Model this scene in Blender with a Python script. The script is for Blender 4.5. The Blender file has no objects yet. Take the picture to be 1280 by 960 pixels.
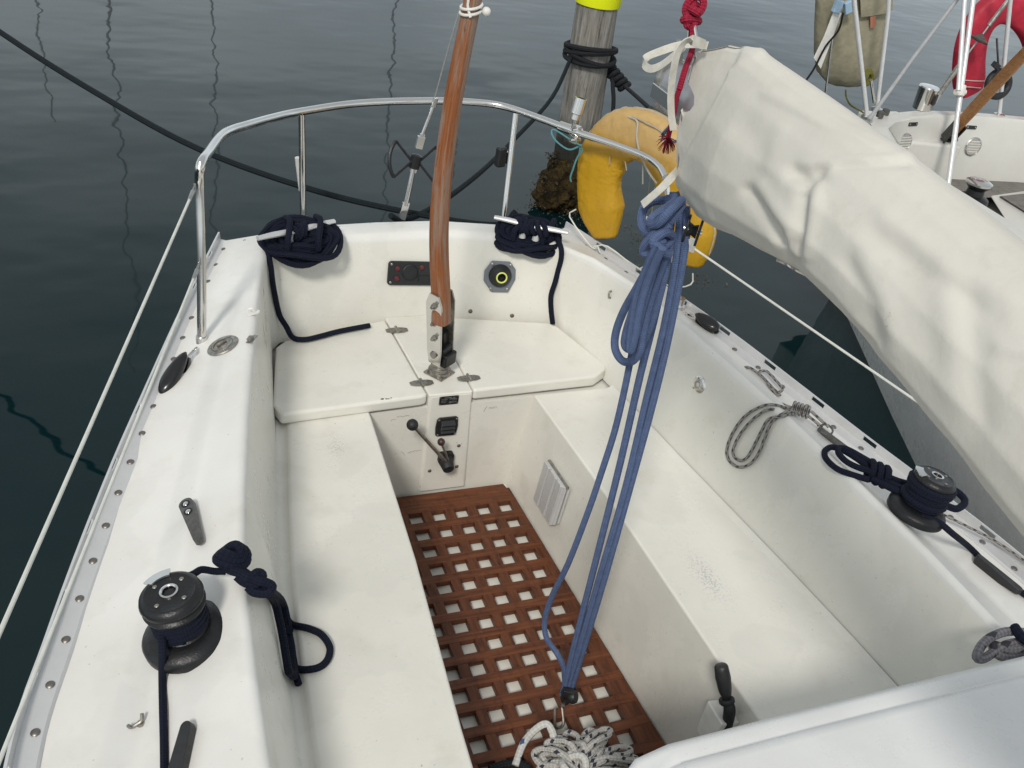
import bpy, bmesh, math, random
from mathutils import Vector, Matrix, noise
random.seed(7)
PI = math.pi
sc = bpy.context.scene
COL = sc.collection
V = Vector

# ------------------------------------------------------------------ camera
C = V((-1.17950565, -2.6375508, 2.54211279))
R = Matrix(((0.9267918, -0.34618926, 0.14563639), (0.08326389, 0.56750962, 0.81914587), (-0.36622956, -0.74705142, 0.55478833)))
F = 1250.0

def ray(px, py):
    return R.transposed() @ V(((px - 640) / F, -(py - 480) / F, -1.0))

def U(px, py, x=None, y=None, z=None):
    """point of the place seen at a photo pixel, on the plane x=, y= or z="""
    r = ray(px, py)
    k, v = (0, x) if x is not None else (1, y) if y is not None else (2, z)
    return C + r * ((v - C[k]) / r[k])

def UP(px, py, p, n):
    r = ray(px, py)
    return C + r * ((V(p) - C).dot(V(n)) / r.dot(V(n)))

def UD(px, py, d):
    return C + ray(px, py) * d

# ------------------------------------------------------------------ scene graph helpers
WM = {}

def setp(o, parent):
    if parent is not None:
        o.parent = parent
        o.matrix_parent_inverse = WM[parent.name].inverted()

def tag(o, label=None, cat=None, group=None, kind=None):
    if label: o['label'] = label
    if cat: o['category'] = cat
    if group: o['group'] = group
    if kind: o['kind'] = kind
    return o

def thing(name, loc, label, cat, group=None):
    o = bpy.data.objects.new(name, None)
    COL.objects.link(o)
    o.location = loc
    o.empty_display_size = 0.1
    WM[o.name] = Matrix.Translation(V(loc))
    return tag(o, label, cat, group)

def frame(o, z, x=(1, 0, 0)):
    """matrix with origin o, local z along z, local x close to x"""
    z = V(z).normalized(); x = V(x)
    x = (x - z * x.dot(z))
    if x.length < 1e-6:
        x = z.orthogonal()
    x.normalize(); y = z.cross(x)
    m = Matrix((x, y, z)).transposed().to_4x4()
    m.translation = V(o)
    return m

def crom(pts, n, closed=False):
    P = [V(p) for p in pts]
    if n <= 1 or len(P) < 3:
        return P
    out = []
    N = len(P)
    rng = range(N) if closed else range(N - 1)
    for i in rng:
        if closed:
            p0, p1, p2, p3 = P[(i - 1) % N], P[i], P[(i + 1) % N], P[(i + 2) % N]
        else:
            p1, p2 = P[i], P[i + 1]
            p0 = P[i - 1] if i > 0 else p1 * 2 - p2
            p3 = P[i + 2] if i + 2 < N else p2 * 2 - p1
        for k in range(n):
            t = k / n
            out.append(0.5 * ((2 * p1) + (p2 - p0) * t + (2 * p0 - 5 * p1 + 4 * p2 - p3) * t * t + (3 * p1 - p0 - 3 * p2 + p3) * t ** 3))
    if not closed:
        out.append(P[-1])
    return out

def interp(tab, t):
    tab = sorted(tab)
    if t <= tab[0][0]:
        a, b = tab[0], tab[1]
    elif t >= tab[-1][0]:
        a, b = tab[-2], tab[-1]
    else:
        for a, b in zip(tab, tab[1:]):
            if a[0] <= t <= b[0]:
                break
    return a[1] + (b[1] - a[1]) * (t - a[0]) / (b[0] - a[0])

class MB:
    def __init__(s):
        s.bm = bmesh.new()
        s.uv = s.bm.loops.layers.uv.new('UVMap')

    def quadstrip(s, A, B, closed=False):
        n = len(A)
        for i in range(n if closed else n - 1):
            j = (i + 1) % n
            vs = [A[i], A[j], B[j], B[i]]
            u = []
            for v in vs:
                if v not in u: u.append(v)
            if len(u) >= 3:
                try: s.bm.faces.new(u)
                except ValueError: pass

    def verts(s, pts):
        return [s.bm.verts.new(p) for p in pts]

    def face(s, vs):
        try: return s.bm.faces.new(vs)
        except ValueError: return None

    def poly(s, pts):
        return s.face(s.verts(pts))

    def loft_uv(s, rings):
        rv = [s.verts(r) for r in rings]; m = len(rings[0]); L = 0.0
        for i in range(len(rv) - 1):
            d = (sum(rings[i + 1], V()) - sum(rings[i], V())).length / m
            for k in range(m):
                k2 = (k + 1) % m
                f = s.face([rv[i][k], rv[i][k2], rv[i + 1][k2], rv[i + 1][k]])
                if f:
                    for lp, uvc in zip(f.loops, ((L, k / m), (L, (k + 1) / m), (L + d, (k + 1) / m), (L + d, k / m))): lp[s.uv].uv = uvc
            L += d
        s.face(list(reversed(rv[0]))); s.face(rv[-1])

    def loft(s, rings, closed_ring=True, caps=True, closed=False):
        rv = [s.verts(r) for r in rings]
        n = len(rv)
        for i in range(n if closed else n - 1):
            s.quadstrip(rv[i], rv[(i + 1) % n], closed_ring)
        if caps and closed_ring and not closed:
            s.face(list(reversed(rv[0]))); s.face(rv[-1])
        return rv

    def tube(s, path, r, seg=8, n=1, closed=False, cap=True, flat=1.0, up=None):
        P = crom(path, n, closed)
        m = len(P)
        if not isinstance(r, (int, float)):
            rr = list(r)
            rad = [interp([(i / (len(rr) - 1), q) for i, q in enumerate(rr)], k / (m - 1)) for k in range(m)]
        else:
            rad = [r] * m
        T = []
        for i in range(m):
            a = P[(i - 1) % m] if (closed or i > 0) else P[i]
            b = P[(i + 1) % m] if (closed or i < m - 1) else P[i]
            d = b - a
            T.append(d.normalized() if d.length > 1e-9 else V((0, 0, 1)))
        nrm = V(up) if up is not None else T[0].orthogonal()
        rings = []; L = [0.0]
        for i in range(m):
            nrm = nrm - T[i] * nrm.dot(T[i])
            if nrm.length < 1e-6: nrm = T[i].orthogonal()
            nrm.normalize()
            bi = T[i].cross(nrm)
            rings.append([P[i] + (nrm * math.cos(2 * PI * k / seg) * flat + bi * math.sin(2 * PI * k / seg)) * rad[i] for k in range(seg)])
            if i: L.append(L[-1] + (P[i] - P[i - 1]).length)
        rv = [s.verts(q) for q in rings]
        sc_ = 1.0 / (2 * PI * max(1e-5, sum(rad) / len(rad)))
        for i in range(m if closed else m - 1):
            j = (i + 1) % m
            for k in range(seg):
                k2 = (k + 1) % seg
                f = s.face([rv[i][k], rv[i][k2], rv[j][k2], rv[j][k]])
                if f:
                    lu0 = L[i] * sc_; lu1 = (L[j] if j else L[i] + (P[0] - P[i]).length) * sc_
                    for lp, uvc in zip(f.loops, ((lu0, k / seg), (lu0, (k + 1) / seg), (lu1, (k + 1) / seg), (lu1, k / seg))):
                        lp[s.uv].uv = uvc
        if cap and not closed:
            s.face(list(reversed(rv[0]))); s.face(rv[-1])
        return s

    def lathe(s, prof, M=None, seg=24, cap=True):
        M = M or Matrix()
        rings = [[M @ V((r * math.cos(2 * PI * k / seg), r * math.sin(2 * PI * k / seg), z)) for k in range(seg)] for r, z in prof]
        s.loft(rings, caps=cap)
        return s

    def box(s, size, M=None, c=(0, 0, 0)):
        M = M or Matrix()
        x, y, z = [q / 2 for q in size]; c = V(c)
        lo = [M @ (c + V(p)) for p in ((-x, -y, -z), (x, -y, -z), (x, y, -z), (-x, y, -z))]
        hi = [M @ (c + V(p)) for p in ((-x, -y, z), (x, -y, z), (x, y, z), (-x, y, z))]
        s.loft([lo, hi])
        return s

    def prism(s, poly, d, M=None, z0=0.0):
        M = M or Matrix()
        s.loft([[M @ V((a, b, z0)) for a, b in poly], [M @ V((a, b, z0 + d)) for a, b in poly]])
        return s

    def hexa(s, top, bot):
        s.loft([bot, top]); return s

    def sphere(s, c, r, seg=16, M=None):
        M = M or Matrix.Translation(V(c))
        n = seg // 2
        s.lathe([(max(1e-4, r * math.sin(PI * i / n)), -r * math.cos(PI * i / n)) for i in range(n + 1)], M, seg)
        return s

    def build(s, name, mat, parent=None, bevel=0.0, bseg=2, angle=38, sub=0, label=None, weld=1e-5, flat=False):
        bm = s.bm
        bmesh.ops.remove_doubles(bm, verts=bm.verts, dist=weld)
        bmesh.ops.recalc_face_normals(bm, faces=bm.faces)
        a = math.radians(angle)
        for f in bm.faces: f.smooth = not flat
        if not bevel:
            for e in bm.edges:
                if len(e.link_faces) == 2 and e.calc_face_angle(0) > a:
                    e.smooth = False
        me = bpy.data.meshes.new(name)
        bm.to_mesh(me); bm.free()
        me.materials.append(mat)
        o = bpy.data.objects.new(name, me)
        COL.objects.link(o)
        WM[o.name] = Matrix()
        setp(o, parent)
        if bevel:
            b = o.modifiers.new('Bevel', 'BEVEL')
            b.width = bevel; b.segments = bseg; b.limit_method = 'ANGLE'; b.angle_limit = a
            b.harden_normals = True
        if sub:
            m = o.modifiers.new('Sub', 'SUBSURF'); m.levels = sub; m.render_levels = sub
        if label: o['label'] = label
        return o

def place(o, M, parent=None):
    """object whose mesh is modelled round the origin put at M"""
    o.parent = None
    o.matrix_world = M
    WM[o.name] = M.copy()
    setp(o, parent)
    return o

def dup(o, M, parent=None, kids=()):
    c = o.copy(); COL.objects.link(c)
    c.parent = None; c.matrix_parent_inverse = Matrix()
    return place(c, M, parent)

# ------------------------------------------------------------------ materials
def nd(t, ty, **kw):
    n = t.nodes.new(ty)
    for k, v in kw.items():
        if k in n.inputs.keys() if hasattr(n.inputs, 'keys') else False:
            n.inputs[k].default_value = v
        else:
            setattr(n, k, v)
    return n

def newmat(name):
    m = bpy.data.materials.new(name); m.use_nodes = True
    t = m.node_tree
    return m, t, t.nodes['Principled BSDF']

def ramp(t, src, stops):
    r = t.nodes.new('ShaderNodeValToRGB')
    el = r.color_ramp.elements
    while len(el) < len(stops): el.new(0.5)
    for e, (p, c) in zip(el, stops):
        e.position = p
        e.color = (c, c, c, 1) if isinstance(c, (int, float)) else (*c, 1)
    t.links.new(src, r.inputs[0])
    return r

def noisen(t, scale, detail=4, rough=0.55, coord='Object', vec=None, scl=None):
    n = t.nodes.new('ShaderNodeTexNoise')
    n.inputs['Scale'].default_value = scale
    n.inputs['Detail'].default_value = detail
    n.inputs['Roughness'].default_value = rough
    tc = t.nodes.new('ShaderNodeTexCoord')
    src = tc.outputs[coord]
    if scl:
        mp = t.nodes.new('ShaderNodeMapping'); mp.inputs['Scale'].default_value = scl
        t.links.new(src, mp.inputs[0]); src = mp.outputs[0]
    t.links.new(src, n.inputs['Vector'])
    return n

def mix(t, fac, a, b, mode='MIX'):
    m = t.nodes.new('ShaderNodeMix'); m.data_type = 'RGBA'; m.blend_type = mode
    for sock, v in ((m.inputs[0], fac), (m.inputs[6], a), (m.inputs[7], b)):
        if isinstance(v, (int, float)): sock.default_value = v
        elif isinstance(v, tuple): sock.default_value = (*v, 1) if len(v) == 3 else v
        else: t.links.new(v, sock)
    return m.outputs[2]

def math_(t, op, a, b=None, c=None):
    m = t.nodes.new('ShaderNodeMath'); m.operation = op
    for i, v in enumerate((a, b, c)):
        if v is None: continue
        if isinstance(v, (int, float)): m.inputs[i].default_value = v
        else: t.links.new(v, m.inputs[i])
    return m.outputs[0]

def bump(t, p, h, dist, strength=1.0, prev=None):
    b = t.nodes.new('ShaderNodeBump')
    b.inputs['Distance'].default_value = dist; b.inputs['Strength'].default_value = strength
    t.links.new(h, b.inputs['Height'])
    if prev is not None: t.links.new(prev, b.inputs['Normal'])
    t.links.new(b.outputs[0], p.inputs['Normal'])
    return b.outputs[0]

def simple(name, col, rough=0.5, metal=0.0, var=0.0, scale=30, bmp=0.0, bscale=80, col2=None, stretch=None, spec=0.5):
    m, t, p = newmat(name)
    p.inputs['Base Color'].default_value = (*col, 1)
    p.inputs['Roughness'].default_value = rough
    p.inputs['Metallic'].default_value = metal
    p.inputs['Specular IOR Level'].default_value = spec
    if var or col2:
        n = noisen(t, scale, 5, 0.6, scl=stretch)
        c2 = col2 or tuple(q * (1 - var) for q in col)
        r = ramp(t, n.outputs[0], [(0.35, 0.0), (0.65, 1.0)])
        t.links.new(mix(t, r.outputs[0], col, c2), p.inputs['Base Color'])
        rr = ramp(t, n.outputs[0], [(0.3, max(0.02, rough - 0.08)), (0.7, min(1, rough + 0.12))])
        t.links.new(rr.outputs[0], p.inputs['Roughness'])
    if bmp:
        n2 = noisen(t, bscale, 3, 0.5)
        bump(t, p, n2.outputs[0], bmp)
    return m

def gelcoat(name, a, b, rough=0.38, dirt=0.5, marks=()):
    """weathered white gelcoat: chalky patches, fine specks, faint scuffs"""
    m, t, p = newmat(name)
    n1 = noisen(t, 2.3, 6, 0.6)
    r1 = ramp(t, n1.outputs[0], [(0.38, 0.0), (0.64, 1.0)])
    c = mix(t, r1.outputs[0], a, b)
    n2 = noisen(t, 7.0, 8, 0.7)                     # stains
    r2 = ramp(t, n2.outputs[0], [(0.56, 0.0), (0.80, 0.55 * dirt)])
    c = mix(t, r2.outputs[0], c, tuple(q * f for q, f in zip(a, (0.70, 0.66, 0.55))))
    n3 = noisen(t, 95.0, 2, 0.5)                    # specks
    r3 = ramp(t, n3.outputs[0], [(0.735, 0.0), (0.77, 0.7 * dirt)])
    c = mix(t, r3.outputs[0], c, (0.22, 0.20, 0.16))
    n4 = noisen(t, 26.0, 4, 0.6, scl=(1.0, 0.13, 1.0))   # scuffs
    r4 = ramp(t, n4.outputs[0], [(0.68, 0.0), (0.80, 0.12 * dirt)])
    c = mix(t, r4.outputs[0], c, (0.42, 0.41, 0.38))
    for mc, mr_, ms, md in marks:                   # worn, speckled scuff patches where people sit and step
        tc = t.nodes.new('ShaderNodeTexCoord'); mp = t.nodes.new('ShaderNodeMapping'); mp.vector_type = 'POINT'
        mp.inputs['Location'].default_value = (-mc[0] * ms[0], -mc[1] * ms[1], -mc[2] * ms[2]); mp.inputs['Scale'].default_value = ms
        t.links.new(tc.outputs['Object'], mp.inputs[0])
        ln = t.nodes.new('ShaderNodeVectorMath'); ln.operation = 'LENGTH'; t.links.new(mp.outputs[0], ln.inputs[0])
        fl_ = ramp(t, ln.outputs['Value'], [(0.0, 1.0), (mr_, 0.0)])
        nq = noisen(t, 170, 3, .6)
        th = ramp(t, math_(t, 'ADD', nq.outputs[0], math_(t, 'MULTIPLY', fl_.outputs[0], .16)), [(.62, 0.), (.68, .75)])
        c = mix(t, math_(t, 'MULTIPLY', th.outputs[0], fl_.outputs[0]), c, md)
    n5 = noisen(t, 3.4, 7, 0.5)                     # drying water marks with clear edges
    r5 = ramp(t, n5.outputs[0], [(0.525, 0.0), (0.545, 0.30 * dirt)])
    c = mix(t, r5.outputs[0], c, tuple(q * f for q, f in zip(b, (0.86, 0.87, 0.88))))
    t.links.new(c, p.inputs['Base Color'])
    rr = ramp(t, n2.outputs[0], [(0.35, rough - 0.07), (0.7, rough + 0.16)])
    t.links.new(rr.outputs[0], p.inputs['Roughness'])
    nb = noisen(t, 14.0, 2, 0.5)
    bump(t, p, nb.outputs[0], 0.0012)
    return m

def wood(name, dark, light, grey=None, axis=(30, 1.6, 30), rough=0.5, greyamt=0.55):
    m, t, p = newmat(name)
    n = noisen(t, 3.0, 8, 0.65, scl=axis)
    r = ramp(t, n.outputs[0], [(0.3, dark), (0.7, light)])
    c = r.outputs[0]
    n5 = noisen(t, 9.0, 6, 0.75, scl=(2.5, 1, 1))
    k5 = ramp(t, n5.outputs[0], [(0.5, 0.0), (0.75, 0.8)])
    c = mix(t, k5.outputs[0], c, tuple(q * 0.45 for q in dark))
    if grey:
        n2 = noisen(t, 4.0, 6, 0.7, scl=tuple(q * 0.25 for q in axis))
        k = ramp(t, n2.outputs[0], [(0.46, 0.0), (0.60, greyamt)])
        c = mix(t, k.outputs[0], c, grey)
    t.links.new(c, p.inputs['Base Color'])
    p.inputs['Roughness'].default_value = rough; p.inputs['Specular IOR Level'].default_value = .3
    bump(t, p, n.outputs[0], 0.002, 0.6)
    return m

def rope_mat(name, base, dark, strands=4, fleck=None, rough=0.85, fl=(0.35, 0.2), fuzz=0.15, fk=(0.5, 1, 1.0, 1)):
    """braided rope: the weave follows the rope's own length and girth"""
    m, t, p = newmat(name)
    uv = t.nodes.new('ShaderNodeUVMap'); uv.uv_map = 'UVMap'
    s = t.nodes.new('ShaderNodeSeparateXYZ'); t.links.new(uv.outputs[0], s.inputs[0])
    u, v = s.outputs[0], s.outputs[1]
    k = 2 * PI * strands
    a = math_(t, 'SINE', math_(t, 'MULTIPLY', math_(t, 'ADD', u, v), k))
    b = math_(t, 'SINE', math_(t, 'MULTIPLY', math_(t, 'SUBTRACT', u, v), k))
    w = math_(t, 'MULTIPLY_ADD', math_(t, 'MULTIPLY', a, b), 0.5, 0.5)
    n = noisen(t, 60, 4, 0.6)
    c = mix(t, w, dark, base)
    r = ramp(t, n.outputs[0], [(0.35, 0.0), (0.7, fuzz * 2)])
    c = mix(t, r.outputs[0], c, tuple(q * 0.6 for q in dark))
    if fleck:
        f1 = math_(t, 'GREATER_THAN', math_(t, 'SINE', math_(t, 'MULTIPLY', math_(t, 'ADD', math_(t, 'MULTIPLY', u, fk[0]), math_(t, 'MULTIPLY', v, fk[1])), 2 * PI)), fl[0])
        f2 = math_(t, 'GREATER_THAN', math_(t, 'SINE', math_(t, 'MULTIPLY', math_(t, 'SUBTRACT', math_(t, 'MULTIPLY', u, fk[2]), math_(t, 'MULTIPLY', v, fk[3])), 2 * PI)), fl[1])
        c = mix(t, math_(t, 'MULTIPLY', f1, f2), c, fleck)
    t.links.new(c, p.inputs['Base Color'])
    p.inputs['Roughness'].default_value = rough
    p.inputs['Specular IOR Level'].default_value = 0.25
    h = math_(t, 'ADD', w, math_(t, 'MULTIPLY', n.outputs[0], 0.5))
    bump(t, p, h, 0.002, 0.8)
    return m

M = {}
M['deck'] = gelcoat('deck_gelcoat', (0.745, 0.74, 0.71), (0.69, 0.68, 0.645), 0.36, 0.65)
M['cockpit'] = gelcoat('cockpit_gelcoat', (0.745, 0.732, 0.672), (0.69, 0.677, 0.617), 0.30, 0.85, [(U(884, 722, z=.41), .16, (2.0, .8, 1), (.40, .41, .41)), (U(420, 560, z=.41), .10, (1.4, .8, 1), (.45, .43, .38)), (U(560, 800, z=.41), .13, (2.0, .8, 1), (.42, .40, .36))])
M['lid'] = gelcoat('lid_gelcoat', (0.755, 0.742, 0.68), (0.70, 0.687, 0.625), 0.33, 0.6)
M['cabin'] = gelcoat('cabin_gelcoat', (0.74, 0.745, 0.74), (0.68, 0.685, 0.68), 0.3, 0.35)
M['hull'] = gelcoat('hull_gelcoat', (0.70, 0.69, 0.66), (0.62, 0.61, 0.58), 0.25, 0.4)
M['nhull'] = gelcoat('grey_hull_gelcoat', (0.80, 0.795, 0.78), (0.75, 0.745, 0.73), 0.25, 0.4)
M['alu'] = simple('anodised_aluminium', (0.66, 0.665, 0.67), 0.45, 0.45, 0.07, 12)
M['steel'] = simple('polished_steel', (0.70, 0.69, 0.67), 0.16, 1.0, 0.06, 9)
M['dsteel'] = simple('weathered_steel', (0.42, 0.40, 0.36), 0.38, 0.9, 0.45, 60)
M['rust'] = simple('stained_screw_steel', (0.22, 0.19, 0.15), 0.55, 0.6, 0.5, 90)
M['black'] = simple('black_plastic', (0.018, 0.019, 0.021), 0.42, 0, 0.3, 40, 0.0006, 160)
M['glossblack'] = simple('glossy_black_plastic', (0.010, 0.011, 0.012), 0.22, 0, 0.2, 30)
M['rubber'] = simple('black_rubber', (0.012, 0.013, 0.016), 0.6, 0, 0.3, 40)
M['winch'] = simple('black_winch_metal', (0.017, 0.018, 0.020), 0.36, 0.3, 0.35, 35, 0.0008, 220)
M['cleatgrey'] = simple('worn_grey_cleat', (0.10, 0.10, 0.095), 0.5, 0.2, 0.35, 70)
M['seam'] = simple('dark_seam', (0.12, 0.11, 0.09), 0.8, 0, 0.4, 30)
M['whiteplastic'] = simple('white_plastic', (0.74, 0.73, 0.69), 0.4, 0, 0.12, 30)
M['wire'] = simple('white_coated_wire', (0.66, 0.67, 0.62), 0.42, 0, 0.15, 20)
M['thinwire'] = simple('steel_wire', (0.42, 0.42, 0.41), 0.4, 0.9, 0.2, 60)
M['teak'] = wood('oiled_teak', (0.058, 0.018, 0.008), (0.185, 0.061, 0.024), None, (1.4, 22, 22), 0.45)
M['teak_long'] = wood('oiled_teak_long', (0.050, 0.016, 0.0075), (0.155, 0.052, 0.021), None, (22, 1.4, 22), 0.45)
def tiller_mat():
    m, t, p = newmat('weathered_varnished_tiller')
    uv = t.nodes.new('ShaderNodeUVMap'); uv.uv_map = 'UVMap'
    def nn(su, sv, det=6):
        mp = t.nodes.new('ShaderNodeMapping'); mp.inputs['Scale'].default_value = (su, sv, 1); t.links.new(uv.outputs[0], mp.inputs[0])
        n = t.nodes.new('ShaderNodeTexNoise'); n.inputs['Scale'].default_value = 1; n.inputs['Detail'].default_value = det; n.inputs['Roughness'].default_value = .65
        t.links.new(mp.outputs[0], n.inputs['Vector']); return n.outputs[0]
    g = nn(5, 40); r = ramp(t, g, [(.3, (.14, .040, .011)), (.7, (.35, .122, .036))])
    w = ramp(t, nn(3.2, 9, 8), [(.47, 0.), (.58, .85)])
    c = mix(t, w.outputs[0], r.outputs[0], (.25, .185, .145))
    d = ramp(t, nn(14, 16, 6), [(.62, 0.), (.70, .75)])
    c = mix(t, d.outputs[0], c, (.05, .018, .01))
    t.links.new(c, p.inputs['Base Color'])
    rr = ramp(t, w.outputs[0], [(0., .48), (1., .8)]); t.links.new(rr.outputs[0], p.inputs['Roughness'])
    bump(t, p, g, .002, .6)
    return m
M['tiller'] = tiller_mat()
M['ntiller'] = wood('neighbour_tiller', (0.32, 0.13, 0.04), (0.52, 0.25, 0.10), None, (26, 26, 26), 0.45)
M['greyteak'] = wood('grey_teak', (0.13, 0.125, 0.115), (0.24, 0.23, 0.21), None, (2, 30, 30), 0.75)
M['navy'] = rope_mat('navy_rope', (0.0060, 0.0100, 0.0270), (0.0025, 0.0040, 0.0110), 4)
M['blackrope'] = rope_mat('black_rope', (0.022, 0.025, 0.030), (0.008, 0.009, 0.011), 4)
M['darkline'] = rope_mat('dark_line', (0.010, 0.018, 0.022), (0.005, 0.008, 0.010), 4)
M['blue'] = rope_mat('faded_blue_rope', (0.122, 0.172, 0.315), (0.076, 0.108, 0.21), 7, None, 0.9, fuzz=0.2)
M['greybraid'] = rope_mat('grey_braid', (0.40, 0.38, 0.35), (0.17, 0.165, 0.155), 3, (0.055, 0.055, 0.058), fl=(-0.1, -0.1), fk=(.9, 2, .9, 2))
M['whitebraid'] = rope_mat('white_fleck_braid', (0.52, 0.51, 0.48), (0.34, 0.335, 0.32), 3, (0.035, 0.038, 0.055), fl=(0.62, 0.1), fk=(1.3, 1, .65, 2))
M['whiteblue'] = rope_mat('white_blue_fleck', (0.66, 0.66, 0.62), (0.50, 0.50, 0.48), 3, (0.05, 0.11, 0.25), fl=(0.72, 0.55))
M['slategrey'] = rope_mat('slate_braid', (0.26, 0.25, 0.27), (0.12, 0.12, 0.135), 3, (0.05, 0.05, 0.06), fl=(0.4, 0.3))
M['red'] = rope_mat('red_rope', (0.42, 0.022, 0.055), (0.22, 0.010, 0.03), 4)
M['turq'] = rope_mat('turquoise_string', (0.16, 0.42, 0.44), (0.08, 0.25, 0.28), 4)
M['cord'] = rope_mat('thin_white_cord', (0.62, 0.58, 0.50), (0.42, 0.39, 0.33), 4)
M['strap'] = simple('white_webbing', (0.64, 0.62, 0.56), 0.8, 0, 0.2, 40, 0.0006, 400)
SUN_E, CL0, CL1, EXPO = 1.85, 4.0, 6.4, 0.22

# ================================================================== SETTING: water
WZ = -0.30
def water_mat():
    m, t, p = newmat('harbour_water')
    p.inputs['Base Color'].default_value = (0.0020, 0.0125, 0.0150, 1)
    p.inputs['Roughness'].default_value = 0.03
    p.inputs['IOR'].default_value = 1.33
    n1 = noisen(t, 0.55, 3, 0.5, scl=(1.0, 1.5, 1.0))
    n2 = noisen(t, 2.2, 2, 0.5, scl=(1.0, 1.7, 1.0))
    h = math_(t, 'ADD', n1.outputs[0], math_(t, 'MULTIPLY', n2.outputs[0], 0.055))
    bump(t, p, h, 0.021, 1.0)
    return m
w = MB()
w.poly([(-400, -60, WZ), (400, -60, WZ), (400, 700, WZ), (-400, 700, WZ)])
water = w.build('water', water_mat())
tag(water, 'calm dark green harbour water reflecting a grey sky', None, None, 'structure')

# ================================================================== THE BOAT
X0 = -0.05
boat = thing('sailing_boat', (X0, -1.0, WZ), 'white sailing boat seen from on board, with open cockpit, teak tiller and chrome stern rail', 'sailing boat')

ys = [-3.2, -2.4, -1.7, -1.2, -0.9, -0.6, -0.3, 0.0, 0.3, 0.5]
tT = lambda y: interp([(-3.2, .70), (-2, .745), (-1.2, .775), (-.6, .787), (0, .80), (.6, .80)], y)
tO = lambda y: interp([(-3.2, .56), (-2, .58), (-1.2, .60), (-.6, .63), (0, .67), (.6, .69), (1, .70)], y)
TLx = [(-3.2, -1.0), (-1.7, -.972), (-1.2, -.958), (-.9, -.94), (-.6, -.895), (-.3, -.843), (0, -.785), (.3, -.723), (.6, -.655)]
TRx = [(-3.2, .96), (-1.7, .91), (-1.2, .89), (-.9, .868), (-.6, .832), (-.3, .788), (0, .738), (.3, .683), (.5, .61)]
BLx = [(-3.2, -.95), (-1.073, -.847), (-.518, -.793), (.126, -.685), (.5, -.632)]
BRx = [(-3.2, .95), (-1.333, .80), (-.805, .739), (-.168, .653), (.12, .624), (.5, .565)]
OLx = [(-3.2, -1.62), (-2, -1.53), (-1.2, -1.444), (-.9, -1.37), (-.6, -1.285), (-.3, -1.19), (0, -1.086), (.3, -.985), (.6, -.88), (.92, -.765)]
ORx = [(-3.2, 1.52), (-2, 1.43), (-1.2, 1.337), (-.9, 1.265), (-.6, 1.18), (-.3, 1.095), (0, 1.007), (.3, .915), (.6, .81), (.92, .69)]
MLx = [(-3.2, -1.40), (-1.3, -1.203), (-.98, -1.167), (-.52, -1.106), (-.285, -1.07), (.07, -1.0), (.5, -.87)]
MRx = [(y, -x + 2 * X0) for y, x in MLx]
ZB = 0.41
T = [V((interp(TLx, y), y, tT(y))) for y in ys] + [U(333, 314, z=.795), U(346, 304, z=.79)]
T += [U(a, b, z=.785) for a, b in ((385, 299), (430, 296), (480, 294), (560, 291), (640, 295), (680, 300))]
T += [U(698, 306, z=.79)] + [V((interp(TRx, y), y, tT(y))) for y in reversed(ys)]
B = [V((interp(BLx, y), y, ZB)) for y in ys] + [U(340, 438, z=.43), U(350, 428, z=.43)]
B += [U(a, b, z=.43) for a, b in ((385, 422), (430, 413), (480, 405), (560, 400), (640, 402), (680, 405))]
B += [U(697, 409, z=.43)] + [V((interp(BRx, y), y, ZB)) for y in reversed(ys)]
yo = [-3.2, -2.4, -1.7, -1.2, -0.9, -0.6, -0.3, 0.0, 0.33, 0.62]
O = [V((interp(OLx, y), y, tO(y))) for y in yo] + [V((-.80, .82, .695)), V((-.765, .915, .705))]
O += [U(352, 289, z=.745), U(420, 281, z=.765), U(470, 278, z=.775), U(545, 276, z=.78), U(625, 281, z=.77), U(672, 286, z=.75)]
O += [V((.69, .92, .705))] + [V((interp(ORx, y), y, tO(y))) for y in reversed(yo)]
Mx = [V((interp(MLx, y), y, tO(y) + .035 - .012 * max(0, y))) for y in ys] + [None] * 9 + [V((interp(MRx, y), y, tO(y) + .035 - .012 * max(0, y))) for y in reversed(ys)]
for i in range(10, 19):
    Mx[i] = O[i] * .4 + T[i] * .6 + V((0, 0, .010))
for i in (8, 9, 19, 20):
    Mx[i] = O[i] * .55 + T[i] * .45 + V((0, 0, .0))

b = MB()
vO, vM, vT = b.verts(O), b.verts(Mx), b.verts(T)
b.quadstrip(vO, vM); b.quadstrip(vM, vT)
# a short lip down into the cockpit so the edge is rounded by the bevel
vL = b.verts([t * .91 + bb * .09 for t, bb in zip(T, B)])
b.quadstrip(vT, vL)
deck = b.build('deck', M['deck'], boat, bevel=.030, bseg=5, angle=25)

# hull: topsides and transom
b = MB()
h0 = b.verts([p + V((0, 0, -.006)) for p in O])
h1 = b.verts([V((X0 + (p.x - X0) * .985, p.y - (.02 if p.y > .6 else 0), .30)) for p in O])
h2 = b.verts([V((X0 + (p.x - X0) * .90, p.y - (.10 if p.y > .6 else 0), WZ - .15)) for p in O])
b.quadstrip(h0, h1); b.quadstrip(h1, h2)
b.build('hull', M['hull'], boat, angle=50)

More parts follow.
